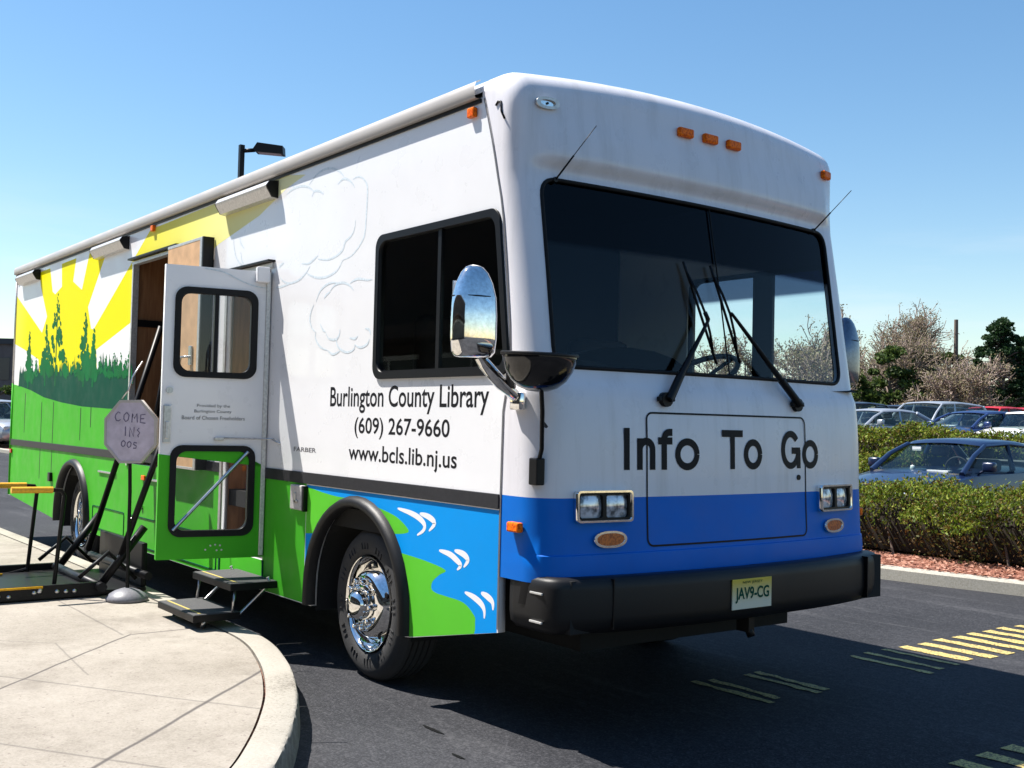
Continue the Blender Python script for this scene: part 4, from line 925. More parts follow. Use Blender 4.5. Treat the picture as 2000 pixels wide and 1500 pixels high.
# --- wheels
def wheel(cx, cyo, out, dual, steer=0.0):
    """cyo: y of outer tyre face, out = -1 near side / +1 far side"""
    Mx = Matrix.Translation((cx, cyo, .42)) @ Matrix.Rotation(steer, 4, 'Z') @ Matrix.Rotation(R(90) * (1 if out < 0 else -1), 4, 'X')
    # local z points outwards
    e = B(empty('wheel', (cx, cyo, .42))); P0(e, bus)
    m = MB(); tw = .245
    pr = [(.262, -.02), (.275, .0), (.30, .012), (.335, .016), (.365, .012), (.388, .002), (.402, -.014), (.412, -.03), (.418, -.034)]
    for k in range(5):
        a = -.034 - (tw - .068) * k / 5; b_ = a - (tw - .068) / 5
        pr += [(.42, a - .003), (.42, b_ + .008), (.408, b_ + .005), (.408, b_)]
    pr += [(.412, -tw + .03), (.40, -tw + .012), (.36, -tw), (.26, -tw + .02)]
    m.lathe(pr, Mx, 72)
    for k in range(60):
        a = k * math.pi * 2 / 60 ; m.box(.30, .335, -.0035, .0035, .010, .0195, mat=Mx @ Matrix.Rotation(a, 4, 'Z')) if k % 5 < 3 else None
    P0(m.build('tyre', 'tyre', smooth=35), e)
    m = MB()
    if not dual:
        pr = [(.250, -.10), (.240, -.05), (.246, -.015), (.256, .006), (.262, .008), (.262, -.004)]
        m.lathe(pr, Mx, 64)
        m.lathe([(.245, -.06), (.225, -.055), (.205, -.035), (.185, .005), (.172, .022), (.150, .030), (.105, .030)], Mx, 64)
    else:
        m.lathe([(.250, -.16), (.243, -.05), (.246, -.015), (.256, .006), (.262, .008), (.262, -.004)], Mx, 64)
        m.lathe([(.247, -.125), (.20, -.135), (.15, -.130), (.105, -.128), (.100, -.125)], Mx, 64)
    P0(m.build('rim', 'chrome', smooth=50), e)
    m = MB(); base = .028 if not dual else -.130
    m.lathe([(.115, base), (.105, base + .008), (.082, base + .010), (.080, base + .055), (.070, base + .068), (.045, base + .085), (.0, base + .090)], Mx, 40)
    P0(m.build('hub_cap', 'chrome', smooth=50), e)
    m = MB()
    for k in range(10):
        a = k * math.pi / 5; T_ = Mx @ Matrix.Rotation(a, 4, 'Z') @ Matrix.Translation((.132, 0, 0))
        m.lathe([(.020, base - .002), (.0195, base + .008), (.0155, base + .010), (.0150, base + .036), (.010, base + .044), (0, base + .045)], T_, 10)
    P0(m.build('lug_nuts', 'chrome', smooth=40), e)
    m = MB()
    for k in range(5):
        a = k * 2 * math.pi / 5 + .35; zc = -.020 if not dual else -.134
        T_ = Mx @ Matrix.Rotation(a, 4, 'Z') @ Matrix.Translation((.203, 0, zc + (.014 if not dual else .003)))
        m.lathe([(.0, .002), (.016, .002), (.019, -.002)], T_, 16)
    P0(m.build('hand_holes', 'black'), e)
wheel(AF[0] + .02, .075, -1, False, R(-2)); wheel(AF[0] + .02, W - .075, 1, False)
wheel(AR[0], .095, -1, True); wheel(AR[0], W - .095, 1, True)
m = MB(); m.tube([(AF[0], .25, .42), (AF[0], W - .25, .42)], .05, 10); m.tube([(AR[0], .25, .42), (AR[0], W - .25, .42)], .07, 10); part('axles', m, 'under', smooth=60)
# --- front bumper
BP = [(-.02, .02), (.10, .018), (.20, .022), (.255, .045), (.285, .09), (.315, .18), (.352, .35), (.385, .6), (.405, .9), (.412, 1.22)]
BP = smooth_poly(BP, 3); BP = BP + [(x - .01, W - y - .035 * (1 - y / 1.22)) for x, y in BP[::-1][1:]]
prof = [(-.12, .765), (-.03, .772), (-.006, .765), (.006, .752), (.010, .72), (.011, .66), (.010, .60), (.002, .555), (-.03, .525), (-.14, .515)]
def bum(P, prof):
    n_ = []
    for i in range(len(P)):
        a = P[max(i - 1, 0)]; c = P[min(i + 1, len(P) - 1)]; dx, dy = c[0] - a[0], c[1] - a[1]; l = math.hypot(dx, dy); n_.append((dy / l, -dx / l))
    return [[(P[i][0] + n_[i][0] * d, P[i][1] + n_[i][1] * d, z + (.012 if 0 else 0)) for d, z in prof] for i in range(len(P))]
m = MB(); m.grid(bum(BP, prof)); 
for q in (0, -1): 
    pass
bp = m.build('bumper', 'bumper', smooth=40)
sd = bp.modifiers.new('s', 'SOLIDIFY'); sd.thickness = .01; sd.offset = -1
B(bp)
m = MB(); m.box(-.12, .30, .10, W - .10, .53, .76); P0(m.build('bumper_core', 'under'), bp)
m = MB()
for z in (.70, .575): m.box(.13, .215, .004, .014, z - .005, z + .005, .002)
P0(m.build('bumper_grooves', 'alu'), bp)
m = MB()
for y in (.30, 2.14): m.box(.29, .358 if 1 else 0, y - .003, y + .003, .545, .766)
P0(m.build('bumper_joint', 'black'), bp)
# licence plate
xp = .426
m = MB(); m.box(xp - .006, xp, 0.99, 1.27, .582, .725, .001); pl_ = part('licence_plate', m, 'platey')
P0(place_text('JAV9-CG', 'plate_number', lambda u, v: Vector((xp + .002, u, v)), 1.01, 1.25, .612, .686, MT['forest'], None, .02), pl_)
P0(place_text('NEW JERSEY', 'plate_state', lambda u, v: Vector((xp + .002, u, v)), 1.06, 1.20, .699, .715, MT['forest'], None), pl_)
m = MB(); m.box(.25, .33, 1.22, 1.26, .44, .52); m.tube([(.30, 1.24, .47), (.33, 1.24, .42)], .02, 8); part('tow_hook', m, 'black')
# --- wipers
def V3(y, z, off): return Vector((FX(y, z) + off, y, z))
for (y0, z0), (ya, za), (b0, b1) in (((.72, 1.57), (1.05, 1.975), ((.965, 2.27), (1.12, 1.76))), ((1.71, 1.572), (1.235, 2.02), ((1.16, 2.27), (1.30, 1.775)))):
    m = MB(); m.tube([V3(y0, z0, -.01), V3(y0, z0, .03)], .035, 12); m.box(-.05, .05, -.012, .012, .005, .028, .004, mat=front_mat(y0, z0))
    w = part('wiper', m, 'black')
    m = MB(); dx_ = (ya - y0); k1 = .28
    ym, zm = y0 + dx_ * k1, z0 + (za - z0) * k1
    m.tube([V3(y0, z0, .035), V3(ym, zm, .05)], .020, 8); m.tube([V3(ym, zm, .05), V3(ya, za, .055)], [.016, .008], 8)
    m.tube([V3(y0 + .03, z0 + .0, .035), V3((ym + ya) / 2 + .012, (zm + za) / 2, .05), V3(ya, za, .05)], .005, 6)
    P0(m.build('wiper_arm', 'black', smooth=50), w)
    m = MB(); n = 8; m.tube([V3(b0[0] + (b1[0] - b0[0]) * k / n, b0[1] + (b1[1] - b0[1]) * k / n, .012) for k in range(n + 1)], .007, 6)
    q = lambda t, o: V3(b0[0] + (b1[0] - b0[0]) * t, b0[1] + (b1[1] - b0[1]) * t, o)
    m.tube([q(.12, .014), q(.3, .035), q(.5, .045), q(.7, .035), q(.88, .014)], .007, 6)
    m.tube([V3(ya, za, .055), q(.5, .045)], .011, 6)
    P0(m.build('wiper_blade', 'black'), w)
# --- antennas
for (y0, z0, y1, z1) in ((.215, 2.585, .33, 2.83), (2.16, 2.59, 2.30, 2.82)):
    m = MB(); a = V3(y0, z0, .01); c = Vector((FX(y0, z0) + .16, y1, z1))
    m.tube([a, a + (c - a) * .45], .0045, 6); m.tube([a + (c - a) * .45, c], .0022, 5); m.tube([V3(y0, z0, -.005), V3(y0, z0, .014)], .013, 10); part('antenna', m, 'black')
# --- mirrors
def mirror_head(o, s):
    Mh = Matrix.Translation(o) @ Matrix.Rotation(R(-12) * s, 4, 'Z')
    m = MB(); G = []; nu, nv = 24, 16
    prof = [(-.205, .55), (-.200, .80), (-.18, .94), (-.12, 1.0), (-.02, 1.0), (.06, .95), (.063, .94), (.067, .93), (.12, .80), (.165, .60), (.19, .40), (.20, .20), (.203, 0.02)]
    for z, k in prof:
        G.append([Mh @ Vector((.075 * k * math.copysign(abs(math.cos(t)) ** .75, math.cos(t)) * (1 if math.cos(t) > 0 else .35), .105 * k * math.copysign(abs(math.sin(t)) ** .8, math.sin(t)), z)) for t in [j * 2 * math.pi / nu for j in range(nu + 1)]])
    m.grid(G); bmesh.ops.remove_doubles(m.bm, verts=m.bm.verts, dist=1e-5)
    mr_ = part('side_mirror', m, 'chrome', smooth=60)
    m = MB(); m.tube([Mh @ Vector((.077 * .96 * math.cos(t) * (1 if math.cos(t) > 0 else .35), .106 * .96 * math.sin(t), .060)) for t in [j * 2 * math.pi / 24 for j in range(24)]], .0025, 5, closed=True); P0(m.build('housing_seam', 'black'), mr_)
    m = MB(); m.box(-.032, -.026, -.088, .088, -.17, .13, .002, mat=Mh); P0(m.build('mirror_glass', 'steel'), mr_)
    return mr_, Mh
m1, Mh = mirror_head((.045, -.275, 1.925), 1)
m = MB(); m.tube([Mh @ Vector((0, .03, -.195)), (.05, -.215, 1.70), (.045, -.12, 1.62), (.035, -.01, 1.555)], [.022, .030, .032, .026], 10); m.box(.0, .075, -.035, .004, 1.50, 1.58, .008); P0(m.build('mirror_arm', 'chrome', smooth=50), m1)
m2, Mh2 = mirror_head((-.115, W + .115, 1.92), -1); m2.data.materials[0] = MT['mirror_back']
m = MB(); m.tube([Mh2 @ Vector((0, -.03, -.195)), (-.08, W + .08, 1.66), (-.02, W - .01, 1.58)], [.022, .03, .026], 10); P0(m.build('mirror_arm', 'chrome', smooth=50), m2)
# convex spotting mirror: black bowl on the near corner
m = MB(); Mc = Matrix.Translation((.315, -.115, 1.735)) @ Matrix.Rotation(R(3), 4, 'Y')
m.lathe([(.0, .010), (.10, .010), (.150, .006), (.160, .0), (.162, -.008), (.157, -.03), (.145, -.07), (.12, -.11), (.085, -.14), (.045, -.155), (0, -.16)], Mc, 40)
cm = part('convex_mirror', m, 'gloss', smooth=50)
m = MB(); m.tube([Mc @ Vector((.161 * math.cos(t), .161 * math.sin(t), .0)) for t in [j * 2 * math.pi / 40 for j in range(40)]], .008, 6, closed=True); P0(m.build('rim_trim', 'bumper', smooth=60), cm)
m = MB(); m.tube([(.10, -.04, 1.70), (.16, -.08, 1.69)], .02, 8); m.tube([(.045, -.06, 1.60), (.12, -.12, 1.66), (.20, -.12, 1.66)], .022, 8); m.tube([Mc @ Vector((.0, .02, -.15)), (.26, -.05, 1.50), (.18, .015, 1.33), (.15, .02, 1.26)], .010, 8); m.tube([(.235, -.03, 1.45), (.19, .03, 1.43)], .008, 6); P0(m.build('mirror_arm', 'black', smooth=50), cm)
m = MB(); m.box(.11, .17, -.002, .045, 1.17, 1.29, .006); P0(m.build('bracket', 'black'), cm)
# --- cab interior
m = MB(); m.grid([[(x, y, z) for y in np.linspace(.08, W - .08, 14)] for x, z in ((.12, 1.66), (.02, 1.70), (-.25, 1.705), (-.42, 1.67), (-.50, 1.58), (-.50, .95))])
dash = part('dashboard', m, 'dark', smooth=50)
m = MB(); G = []
for i in range(9):
    a = math.pi * i / 8; G.append([(-.05 - .5 * t, .75 - .42 * math.cos(a) * 1.0, 1.70 + .13 * math.sin(a) * (1 - .25 * t)) for t in (0, .5, 1)])
m.grid(G); P0(m.build('engine_cover', 'dark', smooth=60), dash)
m = MB(); Ms = Matrix.Translation((-.50, 1.72, 1.74)) @ Matrix.Rotation(R(-28), 4, 'Y')
m.tube([Ms @ Vector((.23 * math.cos(t), .23 * math.sin(t), 0)) for t in [k * math.pi / 16 for k in range(32)]], .016, 8, closed=True)
for t in (0.3, 2.4, 4.4): m.tube([Ms @ Vector((0, 0, -.03)), Ms @ Vector((.22 * math.cos(t), .22 * math.sin(t), 0))], .012, 6)
m.tube([Ms @ Vector((0, 0, 0)), Ms @ Vector((0, 0, -.3))], .03, 8); part('steering_wheel', m, 'black', smooth=60)
for y in (.62, 1.80):
    m = MB(); m.box(-1.45, -.95, y - .24, y + .24, 1.30, 1.44, .05); m.box(-1.56, -1.43, y - .23, y + .23, 1.42, 2.06 if y < 1 else 2.0, .05); m.box(-1.30, -1.1, y - .1, y + .1, .93, 1.3)
    part('cab_seat', m, 'dark', smooth=50)
# --- wheelchair lift (deployed at ground)
lf = B(empty('wheelchair_lift', (-4.9, -.9, .15))); P0(lf, bus)
X0, X1, Y0, Y1 = -5.15, -4.02, -2.15, -.60
m = MB(); m.box(X0, X1, Y0, Y1, .17, .20); plt = P0(m.build('platform', 'black'), lf)
m = MB(); m.box(X1 - .01, X1 + .03, Y0, Y1, .155, .25, .005); m.box(X0 - .03, X0 + .01, Y0, Y1, .155, .25, .005); P0(m.build('side_plate', 'black'), plt)
m = MB(); m.box(X0, X1, Y1, Y1 + .32, .16, .185); m.box(X0 + .05, X1 - .05, Y1 + .30, Y1 + .34, .18, .50, .01); P0(m.build('bridge_plate', 'black'), plt)
m = MB(); m.tube([(X1 + .035, Y0, .24), (X1 + .035, -1.0, .24)], .008, 8); m.tube([(X0 + .2, Y0, .21), (X0 + .2, -1.05, .21)], .008, 8); P0(m.build('edge_stripe', 'yrail'), plt)
m = MB()
for x in (X0 + .02, X1 - .02):
    m.tube([(x, -.60, .22), (x, -.30, .62)], .03, 6); m.tube([(x, -.75, .28), (x, -.55, .45), (x, -.35, .25)], .016, 6)
m.tube([(X0, -.62, .22), (X1 + .1, -.62, .22)], .035, 8)
m.tube([(X0, -.35, .30), (X1 + .25, -.35, .30)], .03, 8)
P0(m.build('linkage', 'black'), lf)
m = MB()
for (a, b_) in (((-5.02, -.41, .35), (-4.88, .06, 2.15)), ((-4.04, -.46, .42), (-3.86, -.22, 1.35))):
    m.tube([a, b_], .024, 6)
P0(m.build('lift_arm', 'black'), lf)
rng = random.Random(8)
m = MB()
for k in range(14):
    x = rng.uniform(X0, X1 + .1); y = rng.choice((Y1 + .02, -1.0, -1.5, -.38)); m.tube([(X1 + .035, rng.uniform(-1.9, -.4), rng.uniform(.19, .26)), (X1 + .05, rng.uniform(-1.9, -.4), .22)], .001, 4) if 0 else m.lathe([(0, .008), (.014, .004), (.016, 0)], Matrix.Translation((X1 + .032, rng.uniform(-2, -.65), rng.uniform(.18, .225))) @ Matrix.Rotation(R(90), 4, 'Y'), 8)
P0(m.build('bolts', 'steel'), lf)
for (px_, py_, ya_) in ((-5.10, -.84, -1.50), (-4.10, -.90, -1.3)):
    m = MB(); z1 = .86 if px_ < -5 else .89
    m.tube([(px_, py_, .2), (px_, py_ + .05, z1 - .04), (px_, py_ + .03, z1), (px_, py_ - .04, z1 + .005)], .015, 8)
    m.tube([(px_, py_ + .0, .22), (px_ + .02, py_ - .28, .16)], .014, 6)
    h = P0(m.build('handrail', 'black', smooth=50), lf)
    m = MB(); m.tube([(px_, py_ - .03, z1 + .005), (px_, py_ - .30, z1 + .008)], .023, 10); P0(m.build('grip', 'yrail', smooth=50), h)
# inner gate / parts standing folded in the lift doorway
m = MB(); m.tube([(-5.2, .10, 1.05), (-4.9, .10, 1.75)], .022, 6); m.box(-5.25, -4.5, .10, .16, 1.0, 1.40)
P0(m.build('lift_tower', 'black'), lf)

for nm in ('partition', 'axles', 'end_cap', 'bumper_grooves', 'bumper_joint', 'drip_rail', 'edge_stripe', 'side_plate', 'white_rays', 'grass_graphic', 'panel_seam', 'stair_tread', 'step_arms', 'water_ripples', 'cloud_graphic', 'lug_nuts', 'hand_holes', 'rivets', 'bolts', 'lift_arm'):
    for o in [o for o in bpy.data.objects if o.type == 'MESH' and o.name.split('.')[0] == nm]:
        split(o, {'axles': 'axle', 'lug_nuts': 'lug_nut', 'hand_holes': 'hand_hole', 'rivets': 'rivet', 'bolts': 'bolt', 'step_arms': 'step_arm', 'bumper_grooves': 'bumper_groove'}.get(nm, nm))
# ------------------------------------------------------------------ COME IN sign on a domed base
Q = Vector((-3.74, -.505, .15))
sg_ = empty('octagonal_sign', Q, label='grey octagonal handwritten COME IN sign on a domed rubber base', cat='sign')
fwd = Vector((.80, -.60, 0)).normalized(); rt = Vector((.6, .8, 0)).normalized()
fwd = (fwd * .97 + rt * -.18).normalized(); rt = Vector((-fwd.y, fwd.x, 0))
tiltm = Matrix(((rt.x, 0, fwd.x, Q.x), (rt.y, 0, fwd.y, Q.y), (0, 1, 0, Q.z), (0, 0, 0, 1)))  # local x right, y up, z toward viewer
m = MB(); m.lathe([(.0, .085), (.025, .085), (.045, .080), (.085, .066), (.118, .045), (.138, .022), (.142, .008), (.138, .0)], Matrix.Translation(Q), 48); P0(m.build('base', 'dome', smooth=60), sg_)
m = MB(); m.tube([Q + Vector((0, 0, .07)), Q + Vector((-.006, -.004, .75)), Q + Vector((-.01, -.015, 1.10))], .013, 10); P0(m.build('pole', 'black', smooth=50), sg_)
T_ = tiltm @ Matrix.Translation((-.005, 1.165, .02)) @ Matrix.Rotation(R(1.5), 4, 'Z')
oc = lambda r, n=8: [(r * math.cos(R(22.5 + 45 * k)) / math.cos(R(22.5)) * 1.0, r * math.sin(R(22.5 + 45 * k)) / math.cos(R(22.5)) * 1.12) for k in range(n)]
P0(link('face_panel', flat([oc(.185)], T_, .006), 'signface'), sg_)
fr_ = flat([oc(.196), oc(.180)], T_ @ Matrix.Translation((0, 0, -.024)), .034)
P0(link('frame', fr_, 'gutter'), sg_)
P0(link('back_panel', flat([oc(.19)], T_ @ Matrix.Translation((-.012, .0, -.028)), .012), 'black'), sg_)
m = MB()
def stroke(P, w=.0042):
    l_, r_ = ribbon2(P, lambda t: w); m.grid([[T_ @ Vector((a[0], a[1], .0075)) for a in l_], [T_ @ Vector((a[0], a[1], .0075)) for a in r_]])
LT = {'C': [[(.9, .85), (.5, 1), (.1, .7), (0, .4), (.2, .05), (.6, 0), (.95, .15)]], 'O': [[(.5, 1), (.1, .75), (.05, .3), (.4, 0), (.8, .2), (.95, .7), (.6, 1), (.45, .98)]],
      'M': [[(0, 0), (.1, 1), (.45, .45), (.85, 1), (.95, .0)]], 'E': [[(.9, 1), (.1, .95), (0, .1), (.9, .0)], [(.05, .5), (.7, .52)]], 'I': [[(.5, 1), (.48, 0)]], 'N': [[(0, 0), (.05, 1), (.8, .02), (.9, 1)]],
      '!': [[(.6, 1), (.2, .8), (.7, .5), (.3, .2), (.5, .05)]], 'S': [[(.9, .9), (.3, 1), (.1, .7), (.8, .4), (.7, .05), (.1, .05)]]}
for chs, x0, y0, w, h, gp in (('COME', -.115, .075, .044, .062, .063), ('IN!', -.055, -.03, .038, .066, .050), ('OOS', -.068, -.105, .034, .042, .044)):
    for i, c in enumerate(chs):
        for s_ in LT[c]: stroke([(x0 + i * gp + a * w, y0 + b_ * h - i * .006) for a, b_ in s_])
P0(m.build('handwriting', 'marker_ink'), sg_)
m = MB()
for k in range(1): m.tube([tiltm @ Vector((-.10, 1.39, -.015)), tiltm @ Vector((-.06, 1.46, -.03)), tiltm @ Vector((-.045, 1.55, -.05)), tiltm @ Vector((.0, 1.66, -.10))], .006, 6)
P0(m.build('chain', 'steel'), sg_)

# ------------------------------------------------------------------ lamp post far behind
lp = empty('lamp_post', (-31.0, 11.6, 0), label='tall dark parking lot lamp post with one boxy head above the bus roof', cat='lamp post')
LB = Vector((-31.0, 11.6, 0))
m = MB(); m.box(-31.08, -30.92, 11.52, 11.68, 0, 10.52); P0(m.build('pole', 'black'), lp)
ar = Vector((.6, .8, 0))
m = MB(); m.tube([LB + Vector((0, 0, 10.32)), LB + ar * .45 + Vector((0, 0, 10.36))], .07, 8); P0(m.build('arm', 'black'), lp)
Ml = Matrix.Translation(LB + ar * .95 + Vector((0, 0, 10.38))) @ Matrix.Rotation(math.atan2(.8, .6), 4, 'Z') @ Matrix.Rotation(R(4), 4, 'Y')
m = MB(); m.prism([Ml @ Vector(p) for p in ((-.52, -.22, -.05), (-.40, -.22, .17), (.46, -.22, .13), (.50, -.22, -.14), (-.44, -.22, -.14))], Ml.to_3x3() @ Vector((0, .44, 0))); P0(m.build('lamp_head', 'black'), lp)
m = MB(); m.box(-.36, .42, -.17, .17, -.15, -.138, mat=Ml); P0(m.build('lens', 'signface'), lp)

# ------------------------------------------------------------------ cars
def carpaint(name, c, metal=.3):
    b = NB(name); n = b.noise(400, 2); b.bsdf(b.ramp(n, [(.3, tuple(x * .85 for x in c)), (.7, tuple(min(1, x * 1.1) for x in c))]), .32, metal, coat=.5, coatr=.04); return b.m
MT['car_navy'] = carpaint('navy_car_paint', (.004, .012, .045), .0); MT['car_silver'] = carpaint('silver_car_paint', (.42, .44, .47), .5)
MT['car_white'] = carpaint('white_car_paint', (.75, .75, .76), .0); MT['car_red'] = carpaint('red_car_paint', (.55, .02, .02), .1)
MT['car_dark'] = carpaint('dark_car_paint', (.03, .035, .05), .3); MT['car_blue'] = carpaint('blue_car_paint', (.02, .04, .13), .3); MT['car_tan'] = carpaint('tan_car_paint', (.40, .33, .24), .3)
MT['car_int'] = plain('car_interior', (.05, .05, .055), .8); MT['paper'] = plain('paper', (.75, .78, .78), .7); MT['seatgrey'] = plain('car_seat_cloth', (.14, .15, .16), .9)
def make_car(kind='sedan', detail=True):
    root = empty('parked_car', (0, 0, 0))
    if kind == 'sedan':
        st = [(-2.33, .55, .50, .88), (-2.25, .74, .34, .96), (-1.9, .84, .26, 1.00), (-1.3, .87, .22, 1.0), (-.4, .88, .2, .97), (.5, .88, .2, .95), (1.0, .87, .2, .93), (1.5, .86, .24, .86), (2.0, .82, .26, .76), (2.25, .74, .32, .68), (2.36, .55, .42, .58)]
        cab = [(-1.72, .72, .99), (-1.05, .60, 1.36), (-.4, .60, 1.395), (.25, .59, 1.36), (1.10, .70, .93)]
    else:
        st = [(-2.35, .65, .45, 1.05), (-2.28, .84, .36, 1.10), (-1.9, .90, .34, 1.10), (-1.3, .92, .32, 1.10), (-.4, .93, .3, 1.10), (.5, .93, .3, 1.08), (.95, .92, .3, 1.06), (1.5, .92, .34, 1.02), (2.0, .88, .36, .96), (2.25, .80, .40, .86), (2.34, .62, .48, .76)]
        cab = [(-2.25, .80, 1.10), (-1.95, .70, 1.72), (-.7, .71, 1.78), (.20, .69, 1.74), (.98, .80, 1.06)]
    m = MB(); G = []
    def ring(x, w, zb, zt):
        cr = .045
        half = [(0, zb), (w * .8, zb), (w * .97, zb + .08), (w, zb + (zt - zb) * .45), (w * .985, zb + (zt - zb) * .72), (w * .93, zt - .04), (w * .84, zt - .005), (w * .45, zt + cr * .7), (0, zt + cr)]
        return [(x, -a, c) for a, c in half[::-1]][:-1] + [(x, a, c) for a, c in half]
    SX = []
    for i in range(len(st) - 1):
        for k in range(3):
            t = k / 3; SX.append(tuple(st[i][j] * (1 - t) + st[i + 1][j] * t for j in range(4)))
    SX.append(st[-1])
    rows_ = [ring(*s_) for s_ in SX]
    m.grid(rows_)
    for rr in (rows_[0], rows_[-1]):
        vs = [m.bm.verts.new(p) for p in rr[:-1]]; m.bm.faces.new(vs)
    bmesh.ops.remove_doubles(m.bm, verts=m.bm.verts, dist=1e-4)
    body = m.build('body', 'car_navy', smooth=38); body.parent = root
    # greenhouse
    (xa, wa, za), (xb, wb, zb_), (xm, wm, zm), (xc, wc, zc), (xd, wd, zd) = cab
    def quad(name, pts, mat, th=.0):
        m = MB(); m.grid(pts, smooth=True); o = m.build(name, mat, smooth=50); o.parent = root; return o
    # windscreen + rear glass, gently curved
    def scr(xlo, wlo, zlo, xhi, whi, zhi, bow):
        return [[(xlo + (xhi - xlo) * t + bow * (1 - (2 * s - 1) ** 2), (2 * s - 1) * (wlo + (whi - wlo) * t) * .985, zlo + (zhi - zlo) * t) for s in [k / 8 for k in range(9)]] for t in [k / 4 for k in range(5)]]
    quad('windscreen', scr(xd, wd, zd + .01, xc, wc, zc - .02, .07), 'glass_car')
    quad('rear_window', scr(xa, wa, za + .01, xb, wb, zb_ - .02, -.05), 'glass_car')
    for s in (-1, 1):
        lo = [(xa + .12, wa * 1.02), (-.95, wa * 1.12), (0, wa * 1.14), (xd - .16, wd * 1.05)]
        hi = [(xb - .0, wb), (xb + .1, wb), (0 - .1, wm), (xc + .02, wc)]
        quad('side_window', [[(l[0], s * l[1] * (.985), za * (1 - i / 3) + zd * i / 3 - .0) for i, l in enumerate(lo)], [(h_[0], s * h_[1] * 1.0, zc - .025) for h_ in hi]], 'glass_car')
    # roof
    G = []
    for x, w, z in ((xb - .08, wb, zb_ - .05), (xb, wb, zb_), ((xb + xm) / 2, (wb + wm) / 2 + .005, (zb_ + zm) / 2 + .008), (xm, wm, zm), ((xm + xc) / 2, (wm + wc) / 2 + .004, (zm + zc) / 2 + .008), (xc, wc, zc), (xc + .09, wc, zc - .045)):
        G.append([(x, -w - .02, z - .055), (x, -w - .005, z - .02)] + [(x, w * t, z + .035 * (1 - t * t)) for t in (-.9, -.6, -.3, 0, .3, .6, .9)] + [(x, w + .005, z - .02), (x, w + .02, z - .055)])
    m = MB(); m.grid(G); o = m.build('roof', 'car_navy', smooth=50); o.parent = root
    sdm = None
    m = MB()
    for s in (-1, 1):
        m.tube([(xd + .03, s * wd * 1.01, zd - .01), ((xd + xc) / 2 + .05, s * (wd + wc) / 2 * 1.02, (zd + zc) / 2 + .02), (xc + .05, s * wc * 1.02, zc - .04)], [.045, .036, .032], 6)
        m.tube([(xa - .02, s * wa * 1.01, za - .01), (xb - .04, s * wb * 1.02, zb_ - .05)], [.10, .055], 6)
        m.tube([(-.28, s * wm * 1.23, .97 if kind == 'sedan' else 1.08), (-.36, s * wm * 1.02, zm - .06)], [.045, .035], 6)
        m.tube([(xc + .05, s * (wc + .012), zc - .045), (xm, s * (wm + .014), zm - .045), (xb, s * (wb + .012), zb_ - .045)], .026, 6)
    o = m.build('pillars', 'car_navy', smooth=60); o.parent = root; split(o, 'pillar', .0)
    for s in (-1, 1):
        for x in (-1.42, 1.40):
            e = empty('wheel', (x, s * .80, .32)); e.parent = root
            m = MB(); Mx = Matrix.Rotation(R(90) * -s, 4, 'X')
            m.lathe([(.2, .0), (.22, .085), (.29, .09), (.315, .06), (.32, .0), (.315, -.09), (.25, -.1)], Mx, 28); o = m.build('tyre', 'tyre', smooth=50); o.parent = e
            m = MB(); m.lathe([(.21, .05), (.21, .08), (.17, .07), (.06, .06), (0, .07)], Mx, 20); o = m.build('rim', 'steel', smooth=50); o.parent = e
        m = MB(); y = s * (wd + .20); m.box(xd - .42, xd - .30, y - .09, y + .09, zd + .03, zd + .17, .03); m.tube([(xd - .33, s * (wd + .05), zd + .0), (xd - .34, y, zd + .08)], .02, 6); o = m.build('wing_mirror', 'car_navy' if detail else 'black', smooth=50); o.parent = root
        m = MB(); m.box(2.20 if kind == 'sedan' else 2.22, 2.30, min(s * .45, s * .76), max(s * .45, s * .76), st[-2][3] - .12, st[-2][3] + .01, .02); o = m.build('headlight', MT['lamp']); o.parent = root
    m = MB(); 
    m.box(-1.5, 1.2, -.76, .76, .5, .84, .02)
    for y in (-.36, .36):
        m.box(-.15, .35, y - .24, y + .24, .6, .80, .05)
        m.box(-.28, -.12, y - .23, y + .23, .70, 1.12, .05); m.box(-.25, -.14, y - .13, y + .13, 1.14, 1.28, .04)
    m.box(-1.35, -1.2, -.6, .6, .75, 1.10, .05)
    o = m.build('seats', 'seatgrey', smooth=50); o.parent = root; split(o, 'seat', .0)
    m = MB(); m.box(.75, 1.2, -.66, .66, .80, .93, .04); m.tube([(.62 + .0, .36 + .18 * math.cos(t), .98 + .17 * math.sin(t)) for t in [k * math.pi / 10 for k in range(20)]], .014, 6, closed=True); o = m.build('dashboard', 'car_int'); o.parent = root; split(o, 'dashboard', .0)
    return root
def kids(o): return [c for c in bpy.data.objects if c.parent == o]
def copy_tree(o, parent=None):
    c = o.copy(); COL.objects.link(c)
    if parent: c.parent = parent
    for ch in kids(o): copy_tree(ch, c)
    return c
def recolor(root, mat):
    for c in kids(root):
        if c.data and c.data.materials and c.data.materials[0].name in ('navy_car_paint', 'silver_car_paint'):
            c.material_slots[0].link = 'OBJECT'; c.material_slots[0].material = MT[mat]
sedan = make_car('sedan'); sedan.location = (-5.32, 12.35, -.06); sedan.rotation_euler = (0, 0, R(-90 + 3))
tag(sedan, 'dark blue sedan parked nose-in right behind the clipped hedge', 'car', 'parked cars')
m = MB(); m.box(1.02, 1.14, .18, .50, .935, .965, mat=Matrix.Rotation(0, 4, 'Z')); m.lathe([(0, 1.02), (.03, 1.01), (.04, .96), (.03, .93)], Matrix.Translation((1.0, -.12, .0)), 10); m.box(.48, .50, -.42, -.28, 1.22, 1.28)
o = m.build('papers', 'paper'); o.parent = sedan; split(o)
suv = make_car('suv')
CARS = []
def rp(px, D):  # helper numbers only: direction table of the photograph turned into ground points
    dx = (px - 1000) / 2151.0
    return (3.9774 + (-.800038 + .599811 * dx) * D, -2.9997 + (.598975 + .799778 * dx) * D)
